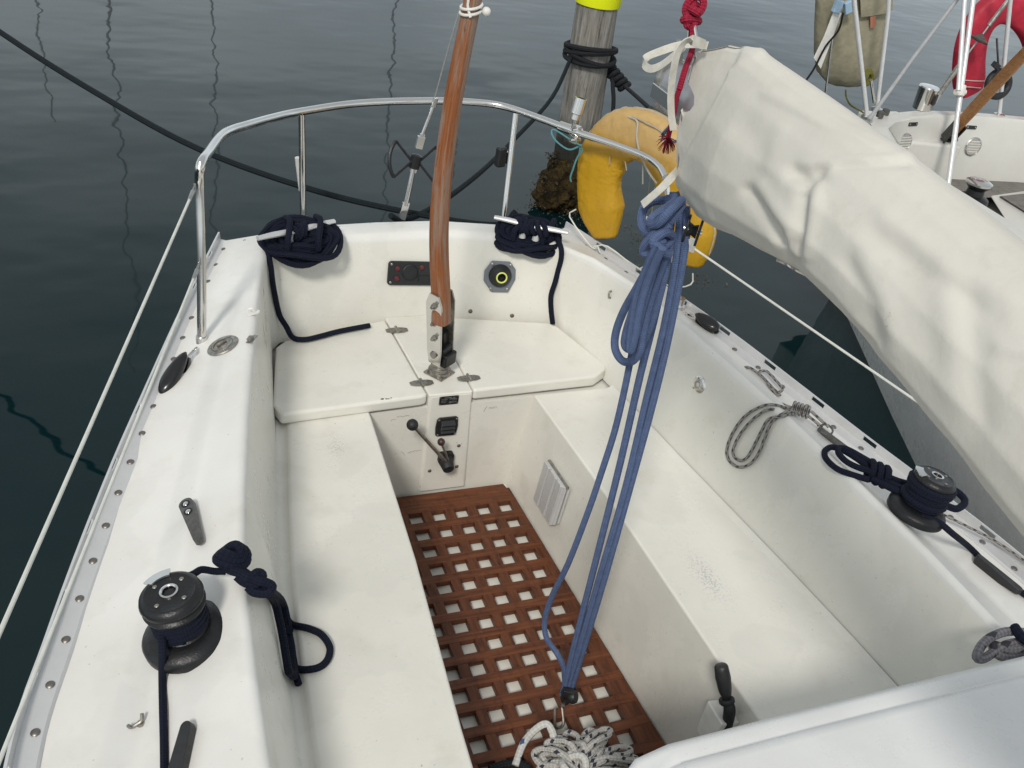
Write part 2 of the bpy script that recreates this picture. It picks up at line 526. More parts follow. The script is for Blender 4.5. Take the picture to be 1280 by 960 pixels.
# cockpit moulding -------------------------------------------------
b = MB()
cT = b.verts([t * .915 + bb * .085 + V((0, 0, 0)) for t, bb in zip(T, B)])
cB = b.verts(B)
b.quadstrip(cT, cB)
yb = [-3.2, -2.4, -1.7, -1.2, -0.9, -0.6, -0.3, 0.0, 0.15]
SL = [(-3.2, -.56), (-1.315, -.455), (-.603, -.394), (.183, -.352)]
SR = [(-3.2, .45), (-1.36, .342), (-.446, .323), (.16, .288)]
FL = [(-3.2, -.50), (-1.1, -.400), (.15, -.335)]
FR = [(-3.2, .40), (-1.1, .294), (.15, .235)]
ZS = -.032
def strip(tabs_z, ys_):
    rows = [b.verts([V((interp(tb, y), y, z)) for y in ys_]) for tb, z in tabs_z]
    for r0, r1 in zip(rows, rows[1:]): b.quadstrip(r0, r1)
    return rows
off = lambda tb, d: [(y, x + d) for y, x in tb]
strip([(BLx, ZB), (off(BLx, .012), ZB - .012), (off(BLx, .030), ZB - .012), (off(BLx, .042), ZB + .002), (SL, ZB + .004), (FL, ZS), (FR, ZS), (SR, ZB), (off(BRx, -.022), ZB), (off(BRx, -.010), ZB + .006), (BRx, ZB + .016)], yb)
# aft bulkhead and the ledge under the locker lids
def bulk(x0, x1, z0, z1, y): b.poly([(x0, y, z0), (x1, y, z0), (x1, y, z1), (x0, y, z1)])
b.poly([(-.36, .15, ZS), (.262, .15, ZS), (.30, .15, .40), (-.37, .15, .40)])
b.poly([(-.72, .15, .40), (.66, .15, .40), (.56, .62, .40), (.1, .73, .40), (-.17, .73, .40), (-.66, .60, .40)])
cockpit = b.build('cockpit', M['cockpit'], boat, bevel=.020, bseg=5, angle=30)

# locker lids with a fixed centre strip ------------------------------
ZL = .46
def slab(name, top, zt, zb, mat, parent, bev, grow=0.0):
    mb = MB()
    mb.loft([[V((p[0], p[1], zb)) for p in top], [V((p[0], p[1], zt)) for p in top]])
    return mb.build(name, mat, parent, bevel=bev, bseg=4, angle=35)
pl = lambda px, py: U(px, py, z=ZL)
sA, sB = pl(484, 402), pl(533, 486)           # left seam, back and front
sC, sD = pl(541, 398), pl(589, 484)           # right seam
g = .004
lidL = slab('locker_lid', [(sB.x - g, .152), (sB.x - .03, .143), pl(352, 518), pl(341, 505), pl(345, 433), pl(356, 425), pl(420, 412.5), (sA.x - g, sA.y + .02)], ZL, .413, M['lid'], boat, .012)
lidR = slab('locker_lid', [(sD.x + g, .150), pl(744, 471), pl(757, 462), pl(757, 455), pl(699, 408.5), pl(686, 403), (sC.x + g, sC.y + .02)], ZL, .413, M['lid'], boat, .012)
strip_ = slab('centre_strip', [(sB.x, .146), (sD.x, .146), (sC.x, sC.y + .035), (sA.x, sA.y + .035)], ZL - .002, .38, M['lid'], boat, .006)
# front of centre strip carried down the bulkhead as a slightly proud pad
b = MB()
b.loft([[V((sB.x + .0, .150, .0)), V((sD.x + .03, .150, .0)), V((sD.x, .150, .44)), V((sB.x, .150, .44))],
        [V((sB.x + .012, .139, .0)), V((sD.x + .018, .139, .0)), V((sD.x - .008, .139, .455)), V((sB.x + .008, .139, .455))]])
b.build('centre_pad', M['cockpit'], boat, bevel=.008, bseg=3)

def hinge(px, py, rot):
    mb = MB(); c = U(px, py, z=ZL + .001)
    Mt = Matrix.Translation(c) @ Matrix.Rotation(rot, 4, 'Z')
    for s in (-1, 1):
        poly = [(s * .006, -.018), (s * .026, -.017), (s * .044, -.009), (s * .044, .009), (s * .026, .017), (s * .006, .018)]
        if s < 0: poly = poly[::-1]
        mb.prism(poly, .0025, Mt)
    mb.tube([Mt @ V((0, -.02, .005)), Mt @ V((0, .02, .005))], .0055, 10)
    o = mb.build('hinge', M['dsteel'], strip_)
    for s in (-1, 1):
        for (xx, yy) in ((.018, .009), (.034, 0), (.018, -.009)):
            k = screw_at(Mt @ V((s * xx, yy, .0028)), (0, 0, 1), .0035, o)
    return o

_screws = {}
def screw_at(p, n, r, parent, mat='dsteel', name='screw'):
    key = (mat, name)
    if key not in _screws:
        mb = MB()
        mb.lathe([(1.0, 0), (1.0, .18), (.75, .42), (.35, .5)], seg=10)
        o = mb.build(name, M[mat])
        mb2 = o.data
        _screws[key] = o
        first = True
    else:
        first = False
    Mt = frame(p, n, (random.random() + .1, random.random(), .1)) @ Matrix.Diagonal((r, r, r, 1))
    if first:
        return place(_screws[key], Mt, parent)
    return dup(_screws[key], Mt, parent)

hinge(496, 413, -.0); hinge(527, 479, 0.0); hinge(586, 473, 0.0)

# chipped gelcoat on the left lid front edge (a worn patch of its own)
b = MB()
for k in range(11):
    p = U(468 + k * 2.1 + random.uniform(-.6, .6), 500.5 - k * .35 + random.uniform(-1.5, 1.5), y=.146) 
    p.y = .1405 + 0*k; s = random.uniform(.002, .0065)
    n = 6
    b.poly([(p.x + s * 1.5 * math.cos(a) * random.uniform(.5, 1.2), .1428 + .0006 * math.sin(a), p.z - .002 + s * .6 * math.sin(a)) for a in [2 * PI * q / n for q in range(n)]])
b.build('chipped_patch', M['rust'], lidL)

# ------------------------------------------------------------------ toe rails
def toe_rail(pts, inward, name):
    """aluminium angle along the deck edge: flange, upright with slots, bolt heads"""
    P = crom(pts, 6)
    L = [0]
    for a, c in zip(P, P[1:]): L.append(L[-1] + (c - a).length)
    def at(s):
        for i in range(len(P) - 1):
            if L[i] <= s <= L[i + 1] + 1e-9:
                f = (s - L[i]) / max(1e-9, L[i + 1] - L[i]); return P[i].lerp(P[i + 1], f), (P[i + 1] - P[i]).normalized()
        return P[-1], (P[-1] - P[-2]).normalized()
    def sec(s):
        p, d = at(s)
        n = V((inward, 0, 0)); n = (n - d * n.dot(d)).normalized()
        n = (n + V((0, 0, .10))).normalized()
        u = d.cross(n); u = u if u.z > 0 else -u
        return p, n, u
    mb = MB(); tot = L[-1]
    S = [tot * i / 90 for i in range(91)]
    rings = []
    for s in S:
        p, n, u = sec(s)
        rings.append([p + n * a + u * c for a, c in ((-.006, -.012), (-.006, .014), (.001, .014), (.001, .0095), (.018, .0062), (.046, .0055), (.052, .001), (.052, -.004))])
    mb.loft(rings)
    rail = mb.build(name, M['alu'], boat, angle=30)
    mb = MB()
    # upright with slots: a wall whose openings are real gaps
    a0, a1 = .014, .040
    pitch, slot = .235, .056
    k = 0; edges = [0.0]
    while True:
        s0 = .10 + k * pitch
        if s0 + slot > tot: break
        edges += [s0, s0 + slot]; k += 1
    edges.append(tot)
    def wall(s0, s1, z0, z1):
        m = max(1, int((s1 - s0) / .04))
        rr = []
        for i in range(m + 1):
            p, n, u = sec(s0 + (s1 - s0) * i / m)
            rr.append([p + n * a + u * c for a, c in ((-.006, z0), (-.006, z1), (.0005, z1), (.0005, z0))])
        mb.loft(rr)
    wall(0, tot, .0141, .0175)
    wall(0, tot, .0355, a1)
    for i in range(0, len(edges) - 1, 2):
        wall(edges[i], edges[i + 1], .0175, .0355)
    up = mb.build('slotted_upright', M['alu'], rail, angle=30)
    bolts = []
    s = .06
    while s < tot - .02:
        p, n, u = sec(s)
        screw_at(p + n * .030 + u * .0058, u, .0105, rail, 'bolt', 'bolt')
        s += .122
    return rail
M['bolt'] = simple('stained_bolt_head', (0.30, 0.28, 0.26), 0.4, 0.9, 0.5, 120)
left_edge = [V((interp(OLx, y), y, tO(y) + .004)) for y in (-3.0, -2.4, -1.8, -1.2, -.9, -.6, -.3, 0, .3, .6, .92)]
right_edge = [V((interp(ORx, y), y, tO(y) + .004)) for y in (-2.6, -1.8, -1.2, -.9, -.6, -.3, 0, .3, .6, .93)]
toeL = toe_rail(left_edge, 1, 'toe_rail')
toeR = toe_rail(right_edge, -1, 'toe_rail')
# little deck screws along the stern edge
for px, py in ((306, 301), (345, 295.5), (424, 284.5), (463, 280.5), (500, 279.5), (540, 279), (572, 279.5), (606, 282)):
    screw_at(U(px, py, z=.772 if 400 < px < 640 else .745), (0, 0, 1), .007, deck, 'dsteel', 'screw')

# ------------------------------------------------------------------ stern rail
rail_pts = [V((-.915, .16, 1.285)), V((-.905, .23, 1.30))]
rail_px = [(251, 206, 1.30), (262, 189, 1.295), (276, 170.5, 1.285), (289, 162.5, 1.275), (310, 156, 1.26), (340, 147.5, 1.237), (377, 139.5, 1.215), (450, 129, 1.20), (540, 126, 1.20), (600, 128.5, 1.20), (635, 134.5, 1.20), (680, 150, 1.20), (720, 165, 1.20), (775, 183, 1.20), (808, 196, 1.20), (824, 208, 1.195), (832, 222, 1.18)]
rp = [U(a, c, z=z) for a, c, z in rail_px]
footL = V((-.915, .19, .70)); footR = V((.905, .26, .70))
b = MB()
path = [footL + V((0, 0, .03)), footL.lerp(rp[0], .5), U(249, 235, z=1.22)] + rp
b.tube(path, .0145, 12, 5)
srail = b.build('stern_rail', M['steel'], boat)
def post(top, foot, r=.0125, name='rail_post'):
    mb = MB(); mb.tube([foot, top], r, 12)
    mb.lathe([(.024, 0), (.024, .004), (.016, .012)], frame(foot, (0, 0, 1)), 16)
    return mb.build(name, M['steel'], srail)
post(rp[-1] + V((0, 0, .0)), footR)
post(U(377, 141, z=1.207), U(379, 274, z=.755))
post(U(645, 138, z=1.195), U(629, 276, z=.765))
# post foot casting, left
b = MB()
b.lathe([(.026, 0), (.026, .006), (.018, .022), (.018, .05)], frame(footL + V((0, 0, -.005)), (0, 0, 1)), 16)
b.box((.035, .10, .006), frame(footL + V((.01, 0, -.004)), (-.3, 0, 1), (1, .3, 0)))
b.build('post_foot', M['steel'], srail, bevel=.002)
b = MB()
b.lathe([(.026, 0), (.026, .006), (.018, .022), (.018, .05)], frame(footR + V((0, 0, -.015)), (0, 0, 1)), 16)
b.build('post_foot', M['steel'], srail)
# rod holder clamp on the rail
cp = U(716, 163, z=1.20)
b = MB(); ax = (rp[12] - rp[10]).normalized()
b.tube([cp - ax * .06, cp - ax * .005], .020, 14); b.tube([cp + ax * .008, cp + ax * .035], .019, 14)
b.tube([cp + V((0, 0, -.045)), cp + V((0, 0, .05))], .010, 10)
b.box((.026, .022, .07), frame(cp + V((.012, -.012, -.012)), (0, 0, 1), ax))
b.tube([cp + V((-.016, -.026, -.03)), cp + V((.03, -.02, -.03))], .006, 8)
b.tube([cp + V((-.016, -.026, .012)), cp + V((.03, -.02, .012))], .006, 8)
clamp = b.build('clamp', M['steel'], srail)
b = MB()
q = cp + V((0, .0, .045))
b.lathe([(.016, 0), (.016, .02), (.024, .024), (.024, .085), (.021, .085), (.021, .03)], frame(q, (.18, .1, 1)), 20)
b.build('socket', M['steel'], clamp)
# stern light on the right stanchion
b = MB()
lp = U(626, 196, z=1.0)
b.box((.042, .034, .085), frame(lp, (0, 0, 1), (1, .2, 0)))
sl = b.build('stern_light', M['black'], srail, bevel=.009, bseg=3)
b = MB(); b.box((.012, .05, .05), frame(lp + V((.024, 0, 0)), (0, 0, 1), (1, .2, 0)))
b.build('bracket', M['steel'], sl, bevel=.003)
# short white flag socket beside left stanchion
b = MB(); fq = U(376, 232, z=.90)
b.tube([U(372, 197, z=1.0), U(377, 238, z=.86)], .011, 12)
b.build('flag_socket', M['whiteplastic'], srail)

# ------------------------------------------------------------------ lifelines
def lifeline(pts, fit_at, name='lifeline', r=.0042):
    mb = MB(); mb.tube(pts, r, 8, 4)
    o = mb.build(name, M['wire'], boat)
    mb = MB(); a = V(pts[0]); d = (V(pts[1]) - a).normalized()
    mb.tube([a, a + d * .055], [.007, .0055], 10); mb.tube([a + d * .055, a + d * .13], .003, 8)
    for k in (-1, 1):
        mb.tube([a + V((0, 0, k * .006)), a - d * .03 + V((0, 0, k * .006))], .0025, 6)
    mb.tube([a - d * .028 + V((0, 0, -.012)), a - d * .028 + V((0, 0, .012))], .004, 8)
    mb.build('end_fitting', M['thinwire'], o)
    return o
def straight(a, c, k):
    a, c = V(a), V(c); return [a, a.lerp(c, .5), c, a + (c - a) * k]
lifeline(straight((-.93, .15, 1.262), U(0, 790, z=1.25), 1.9), 0)
lifeline(straight((-.925, .16, 1.0), U(7, 932, z=.95), 1.4), 0)
lifeline(straight(rp[-1].lerp(footR, .42), U(1155, 508, z=1.03), 1.7), 0)

# ------------------------------------------------------------------ backstay with adjuster wheel
b = MB()
bs0 = U(503, 271, z=.77)
def bsp(px, py): return U(px, py, y=bs0.y + .02)
b.tube([bsp(543, 124), bsp(560, 62), bsp(578, 0), bsp(640, -230)], .0035, 8)
bst = b.build('backstay', M['thinwire'], boat)
b = MB()
d = (bsp(543, 124) - bs0).normalized()
b.box((.030, .012, .075), frame(bs0 + d * .025, d)); b.tube([bs0 + d * .05 , bsp(517, 210)], .0105, 10)
b.box((.026, .016, .03), frame(bsp(517, 211), d)); b.box((.030, .018, .05), frame(bsp(525, 178), d)); b.tube([bsp(525, 176), bsp(542, 132)], .007, 8)
b.tube([bsp(542, 134), bsp(545, 122)], .010, 10); b.box((.02, .012, .03), frame(bsp(527, 172), d))
b.build('turnbuckle', M['steel'], bst, bevel=.002)
wc = bsp(519, 202)
b = MB()
b.lathe([(.010, -.03), (.022, -.026), (.022, .026), (.010, .03)], frame(wc, d), 16)
e1 = V((1, .15, 0)); e1 = (e1 - d * e1.dot(d)).normalized(); e2 = d.cross(e1)
nx = V((C - wc)).normalized()
# the wheel stands across the screw: two open fan-shaped grips
f1 = V((1, 0, .0)); f1 = (f1 - nx * f1.dot(nx)).normalized(); f2 = nx.cross(f1)
for s in (-1, 1):
    arc = [wc + (e1 * s * math.cos(a) + (d * .8 + e2 * .35).normalized() * math.sin(a)) * .115 for a in [PI * (-.21 + .42 * k / 8) for k in range(9)]]
    b.tube([wc + e1 * s * .015, arc[0]] , .0055, 8); b.tube([wc + e1 * s * .015, arc[-1]], .0055, 8)
    b.tube(arc, .0075, 8)
b.build('adjuster_wheel', M['winch'], bst)

# ------------------------------------------------------------------ tiller
TY = .20
tb = U(549, 466, z=ZL)
def tp(px, py): return U(px, py, y=TY + .0)
b = MB()
TR = .62                                       # the helm is hard over: fittings turned about the stock
b.box((.085, .085, .006), frame(tb + V((0, 0, .003)), (0, 0, 1), (math.cos(TR), math.sin(TR), 0)))
b.lathe([(.043, .006), (.043, .018), (.036, .02), (.036, .03), (.030, .034), (.030, .055)], Matrix.Translation(tb), 28)
stock = b.build('rudder_stock', M['dsteel'], boat, bevel=.001)
for sx in (-1, 1):
    for sy in (-1, 1): screw_at(tb + Matrix.Rotation(TR, 3, 'Z') @ V((sx * .034, sy * .034, .006)), (0, 0, 1), .006, stock)
til = thing  # noqa
cl = [(551, 448), (551.5, 402), (551, 366), (549, 322), (549, 280), (552, 235), (557, 190), (564, 140), (573, 90), (583, 40), (590, 5), (600, -45), (610, -90)]
tpts = [tp(a, c) for a, c in cl]
P = crom(tpts[1:], 6)
rings = []
for i, p in enumerate(P):
    t = i / (len(P) - 1)
    wx = .0295 - .009 * t; wy = .031 - .009 * t
    d = (P[min(i + 1, len(P) - 1)] - P[max(i - 1, 0)]).normalized()
    ex = V((math.cos(TR), math.sin(TR), 0)); ex = (ex - d * ex.dot(d)).normalized(); ey = d.cross(ex)
    rings.append([p + ex * wx * math.copysign(abs(math.cos(a)) ** .6, math.cos(a)) + ey * wy * math.copysign(abs(math.sin(a)) ** .6, math.sin(a)) for a in [PI / 2 + 2 * PI * k / 20 for k in range(20)]])
b = MB(); b.loft_uv(rings)
tiller = b.build('tiller', M['tiller'], boat, angle=60)
# steel cheeks
dt = (tpts[2] - tpts[1]).normalized()
for s in (-1, 1):
    b = MB()
    sd = V((math.cos(TR), math.sin(TR), 0)) * s
    base = tb + sd * .037 + V((0, 0, .05)); topc = tp(551, 364) + sd * .037
    zz = (topc - base).normalized()
    Mt = frame(base, zz, (-math.sin(TR), math.cos(TR), 0))   # local x = aft, local y ~ -x world
    ln = (topc - base).length
    poly = [(-.030, ln * .18), (-.026, ln * .02), (.026, ln * .02), (.032, ln * .2), (.034, ln * .86), (.018, ln), (-.022, ln * 1.0), (-.034, ln * .88)]
    mm = Mt @ Matrix.Rotation(PI / 2, 4, 'X')
    # prism in the plane (aft, up), thin sideways
    vs0 = [Mt @ V((a, -.0035, c)) for a, c in poly]; vs1 = [Mt @ V((a, .0035, c)) for a, c in poly]
    b.loft([vs0, vs1])
    ck = b.build('tiller_cheek', M['steel'] if s < 0 else M['dsteel'], tiller, bevel=.0015)
    for fz in (.42, .63, .86):
        b = MB(); q = Mt @ V((-.004, 0, ln * fz))
        b.tube([q + sd * .002, q + sd * .022], .0065, 6)
        b.lathe([(.012, 0), (.012, .006), (.006, .008)], frame(q + sd * .004, sd), 6)
        b.build('bolt', M['dsteel'], ck)
    b = MB(); q = Mt @ V((0, 0, ln * .17)); b.lathe([(.014, 0), (.014, .006), (.006, .010)], frame(q + sd * .004, sd), 12)
    b.build('bolt', M['dsteel'], ck)
b = MB()
b.box((.058, .060, .11), frame(tb + V((0, .0, .085)), zz, sd))
b.box((.05, .05, .10), frame(tb + V((-.003, .005, .155)), zz, sd))
b.loft([[tb + Matrix.Rotation(TR, 3, 'Z') @ V((a_ * .034, c_ * .034 - .012, z_)) for a_, c_ in ((-1, -1), (1, -1), (1, 1), (-1, 1))] for z_ in (.052, .105)])
b.build('rudder_head', M['winch'], tiller, bevel=.006)

# ================================================================== FITTINGS ON THE BOAT
def wallM(px, py, y=None, n=(0, -1, 0), up=(0, 0, 1), pt=None):
    """matrix on a wall: local x across, local y up, local z out of the wall"""
    p = pt if pt is not None else U(px, py, y=y)
    n = V(n).normalized(); u = V(up); u = (u - n * u.dot(n)).normalized(); x = u.cross(n)
    m = Matrix((x, u, n)).transposed().to_4x4(); m.translation = p
    return m

from mathutils.bvhtree import BVHTree
def bvh_of(objs):
    vs, fs = [], []
    for o in objs:
        k = len(vs)
        vs += [WM[o.name] @ v.co for v in o.data.vertices]
        fs += [[k + i for i in p.vertices] for p in o.data.polygons]
    return BVHTree.FromPolygons(vs, fs)
SURF = bvh_of([deck, cockpit, lidL, lidR, strip_])
def hit(px, py, out=0.0):
    """point and normal where the photo's pixel meets the boat's moulding"""
    d = ray(px, py).normalized()
    p, n, i, dd = SURF.ray_cast(C, d)
    if p is None:
        return U(px, py, z=.70), V((0, 0, 1))
    if n.dot(d) > 0: n = -n
    return p + n * out, n
onR = onL = onDL = onDR = hit
aw0, aw2 = B[13].copy(), B[16].copy(); awn = (T[15] - aw0).cross(aw2 - aw0).normalized()
if awn.y > 0: awn = -awn
AWN = awn.copy()
def rrect(w_, h_, r, n=5):
    out = []
    for cx, cy, a0 in ((w_ / 2 - r, h_ / 2 - r, 0), (-w_ / 2 + r, h_ / 2 - r, PI / 2), (-w_ / 2 + r, -h_ / 2 + r, PI), (w_ / 2 - r, -h_ / 2 + r, 3 * PI / 2)):
        for k in range(n + 1):
            a = a0 + PI / 2 * k / n
            out.append((cx + r * math.cos(a), cy + r * math.sin(a)))
    return out

# --- engine gauge panel (black, red lamps) behind the tiller
pc, awn = hit(515, 341, .001)
Mw = wallM(0, 0, n=awn, up=(.06, 0, 1), pt=pc)
b = MB(); b.prism(rrect(.205, .098, .014), .012, Mw)
panel = b.build('engine_panel', M['black'], boat, bevel=.003)
b = MB(); b.lathe([(.034, 0), (.034, .003), (.030, .006), (.029, .003), (.001, .003)], Mw @ Matrix.Translation((-.012, .004, .012)), 28)
b.build('gauge_ring', M['rubber'], panel)
M['redlamp'] = simple('dull_red_lens', (0.10, 0.018, 0.022), 0.35)
for x, y in ((-.066, .020), (-.066, -.020), (.034, .026)):
    b = MB(); b.lathe([(.0105, 0), (.0105, .004), (.007, .008), (.001, .009)], Mw @ Matrix.Translation((x, y, .012)), 16)
    b.build('warning_lamp', M['redlamp'], panel)
for x in (-.090, .090):
    for y in (-.037, .037): screw_at(Mw @ V((x, y, .012)), awn, .005, panel)
b = MB(); b.prism(rrect(.05, .028, .004), .004, Mw @ Matrix.Translation((.05, -.022, .012)))
b.build('key_plate', M['rubber'], panel)

# --- round socket on a grey plate, yellow ring
pc, awn = hit(624, 345, .001)
Mw = wallM(0, 0, n=awn, up=(-.03, 0, 1), pt=pc)
M['greyplate'] = simple('grey_plastic', (0.16, 0.18, 0.21), 0.45, 0, 0.15, 30)
M['yring'] = simple('yellow_green_ring', (0.62, 0.66, 0.16), 0.45)
b = MB()
k = .066
poly = [(-.036, k), (.040, k * .95), (k, .030), (k * 1.02, -.012), (.040, -k * 1.02), (-.030, -k), (-k, -.018), (-k * .98, .024)]
b.prism(poly, .010, Mw)
pump = b.build('deck_socket', M['greyplate'], boat, bevel=.004, bseg=2)
b = MB(); b.lathe([(.047, .0), (.047, .010), (.036, .026), (.028, .036), (.019, .036), (.018, .005), (.001, .004)], Mw @ Matrix.Translation((0, .006, .010)), 28)
cup = b.build('rubber_boot', M['rubber'], pump)
b = MB(); b.tube([Mw @ V((.0205 * math.cos(a), .006 + .0205 * math.sin(a), .0475)) for a in [2 * PI * k / 24 for k in range(24)]], .0034, 8, 1, True)
b.build('ring', M['yring'], cup)
for x, y in ((-.033, .052), (.044, .048), (-.034, -.052), (.036, -.054)): screw_at(Mw @ V((x, y, .010)), awn, .0075, pump)

# two plugs on the aft wall, small hole covers on the cockpit sides
for px, py in ((588, 389), (640, 394.5)): screw_at(*hit(px, py), .009, cockpit, 'rust', 'plug')
# small eye plate, high on the right wall
p, n = onR(765, 368)
b = MB()
Mw = wallM(0, 0, n=n, up=(.5, .5, 1), pt=p)
b.prism(rrect(.022, .058, .0105), .003, Mw)
b.tube([Mw @ V((0, .013, .002)), Mw @ V((0, .010, .016)), Mw @ V((0, -.010, .016)), Mw @ V((0, -.013, .002))], .004, 8, 3)
b.build('eye_plate', M['dsteel'], boat)
# round stainless drain plate with square key hole
p, n = onR(874, 481)
b = MB(); Mw = wallM(0, 0, n=n, pt=p)
b.lathe([(.034, 0), (.034, .003), (.031, .005), (.016, .0055), (.014, .009), (.009, .009), (.008, .003), (.001, .003)], Mw, 28)
dp = b.build('round_plate', M['steel'], boat)
for a in (0, 2.1, 4.2): screw_at(Mw @ V((.024 * math.cos(a), .024 * math.sin(a), .005)), n, .004, dp)
# left wall: white hook and small chrome clip
p, n = onL(317, 392)
b = MB(); Mw = wallM(0, 0, n=n, pt=p)
b.prism(rrect(.018, .045, .008), .004, Mw); b.tube([Mw @ V((0, .006, .003)), Mw @ V((0, .004, .018)), Mw @ V((0, -.010, .020))], .006, 8, 3)
b.build('hook', M['whiteplastic'], boat)
p, n = onL(315, 424)
b = MB(); Mw = wallM(0, 0, n=n, up=(0, .6, 1), pt=p)
b.prism([(-.012, -.02), (.012, -.02), (.014, .016), (0, .022), (-.012, .014)], .003, Mw); b.box((.014, .02, .012), Mw, (0, -.006, .007))
b.build('clip', M['dsteel'], boat, bevel=.0015)

# --- bulkhead: builder's plate, moulded vent, engine control
YB = .139
pc = U(561, 500, y=YB); Mw = wallM(0, 0, pt=pc + V((0, -.001, 0)))
b = MB(); b.prism(rrect(.074, .038, .002), .0016, Mw)
M['plate'] = simple('black_enamel_plate', (0.012, 0.014, 0.016), 0.35)
M['platetext'] = simple('bare_metal_lettering', (0.34, 0.36, 0.37), 0.4, 0.4, 0.4, 300)
plate = b.build('maker_plate', M['plate'], boat)
b = MB()
def tick(x0, x1, y, h=.0022):
    x = x0
    while x < x1:
        w_ = random.uniform(.0014, .0030)
        b.box((w_, h * random.uniform(.75, 1), .0004), Mw, (x + w_ / 2, y, .0019)); x += w_ + .0006
tick(-.018, .010, .0125, .0034); tick(.015, .021, .0125, .0034)
tick(-.030, -.006, .0055); tick(-.030, -.010, -.001); tick(-.030, -.012, -.0075)
tick(.002, .026, .0065, .0036); tick(.014, .030, .000, .0018); tick(.010, .029, -.0085, .0034)
b.tube([Mw @ V((.005 + .0042 * math.cos(a), -.0092 + .0042 * math.sin(a), .0019)) for a in [2 * PI * k / 14 for k in range(14)]], .0006, 4, 1, True)
b.tube([Mw @ V((.005, -.006, .0019)), Mw @ V((.0022, -.012, .0019)), Mw @ V((.0078, -.012, .0019)), Mw @ V((.005, -.006, .0019))], .0005, 4)
b.build('lettering', M['platetext'], plate)
for x in (-.034, .034):
    for y in (-.016, .016): screw_at(Mw @ V((x, y, .0016)), (0, -1, 0), .0026, plate)

pc = U(558, 532, y=YB); Mw = wallM(0, 0, pt=pc + V((0, -.001, 0)))
b = MB(); b.prism([(-.036, -.042), (.032, -.044), (.040, -.036), (.044, .0), (.040, .038), (.032, .044), (-.034, .044), (-.042, .034), (-.045, 0), (-.042, -.036)], .008, Mw)
vent = b.build('bulkhead_vent', M['black'], boat, bevel=.004, bseg=3)
for k in range(3):
    b = MB()
    y = .020 - k * .017
    b.loft([[Mw @ V((x, y + a, z)) for a, z in ((.010, .007), (-.004, .024), (-.007, .022), (.004, .007))] for x in (-.026, .028)])
    b.build('louvre', M['black'], vent, bevel=.002)
for x in (-.034, .034):
    for y in (-.034, .034): screw_at(Mw @ V((x, y, .008)), (0, -1, 0), .0042, vent)

pc = U(556, 572, y=YB); Mw = wallM(0, 0, pt=pc)
b = MB(); b.lathe([(.030, 0), (.030, .010), (.026, .03), (.022, .055), (.020, .058), (.012, .056), (.001, .055)], Mw @ Matrix.Rotation(.25, 4, 'X'), 24)
b.prism(rrect(.058, .05, .012), .02, Mw @ Matrix.Translation((0, .008, 0)))
lev = b.build('engine_control', M['rubber'], boat)
b = MB()
h0, h1 = Mw @ V((-.008, .010, .035)), U(518, 534, y=.06)
b.tube([h0, h1], [.0075, .006], 10)
arm = b.build('throttle_arm', M['dsteel'], lev)
b = MB(); b.sphere(U(515.5, 531, y=.056), .0215, 20); b.build('knob', M['rubber'], arm)
b = MB(); h2 = U(552, 554, y=.075); b.tube([Mw @ V((.002, .012, .035)), h2], .0045, 8); a2 = b.build('choke_arm', M['dsteel'], lev)
M['brownknob'] = simple('brown_bakelite', (0.040, 0.020, 0.018), 0.4)
b = MB(); b.sphere(U(551.5, 552.5, y=.072), .0145, 18); b.build('knob', M['brownknob'], a2)
for px, py in ((573.5, 557), (537, 588.5), (571, 583)): screw_at(U(px, py, y=YB if px > 530 else .15) - V((0, .0, 0)), (0, -1, 0), .0075, cockpit, 'rust', 'plug')

# faint pencil writing on the bulkhead
M['ink'] = simple('faded_pencil', (0.23, 0.21, 0.185), 0.9)
M['redink'] = simple('faded_red_pen', (0.42, 0.30, 0.25), 0.9)
def writing(txt, px, py, h, rot=0.0, mat='ink', y=.1485):
    cu = bpy.data.curves.new('pencil_writing', 'FONT'); cu.body = txt; cu.size = h; cu.offset = -.0002
    tmp = bpy.data.objects.new('tmp', cu); COL.objects.link(tmp)
    dg = bpy.context.evaluated_depsgraph_get()
    me = bpy.data.meshes.new_from_object(tmp.evaluated_get(dg)); bpy.data.objects.remove(tmp)
    me.materials.clear(); me.materials.append(M[mat])
    o = bpy.data.objects.new('pencil_writing', me); COL.objects.link(o)
    return place(o, wallM(0, 0, pt=U(px, py, y=y)) @ Matrix.Rotation(rot, 4, 'Z') @ Matrix.Diagonal((1, 1, .1, 1)), cockpit)
writing('FRAM', 611, 511.5, .0125, .06)
def scrawl(px0, py0, px1, py1, amp, n, mat, r=.0006):
    mb = MB(); pts = []
    for k in range(n):
        f = k / (n - 1)
        p = U(px0 + (px1 - px0) * f, py0 + (py1 - py0) * f, y=.149)
        pts.append(p + V((random.uniform(-.002, .002), 0, random.uniform(-amp, amp))))
    mb.tube(pts, r, 4, 3)
    mb.build('pencil_writing', M[mat], cockpit)
scrawl(496, 521, 512, 519.5, .004, 16, 'ink')
scrawl(489, 525, 495, 524, .005, 5, 'redink')
scrawl(604, 515, 609, 508, .002, 4, 'ink')
scrawl(510, 566, 527, 562, .003, 14, 'ink')
scrawl(502, 565, 506, 569, .004, 4, 'ink')

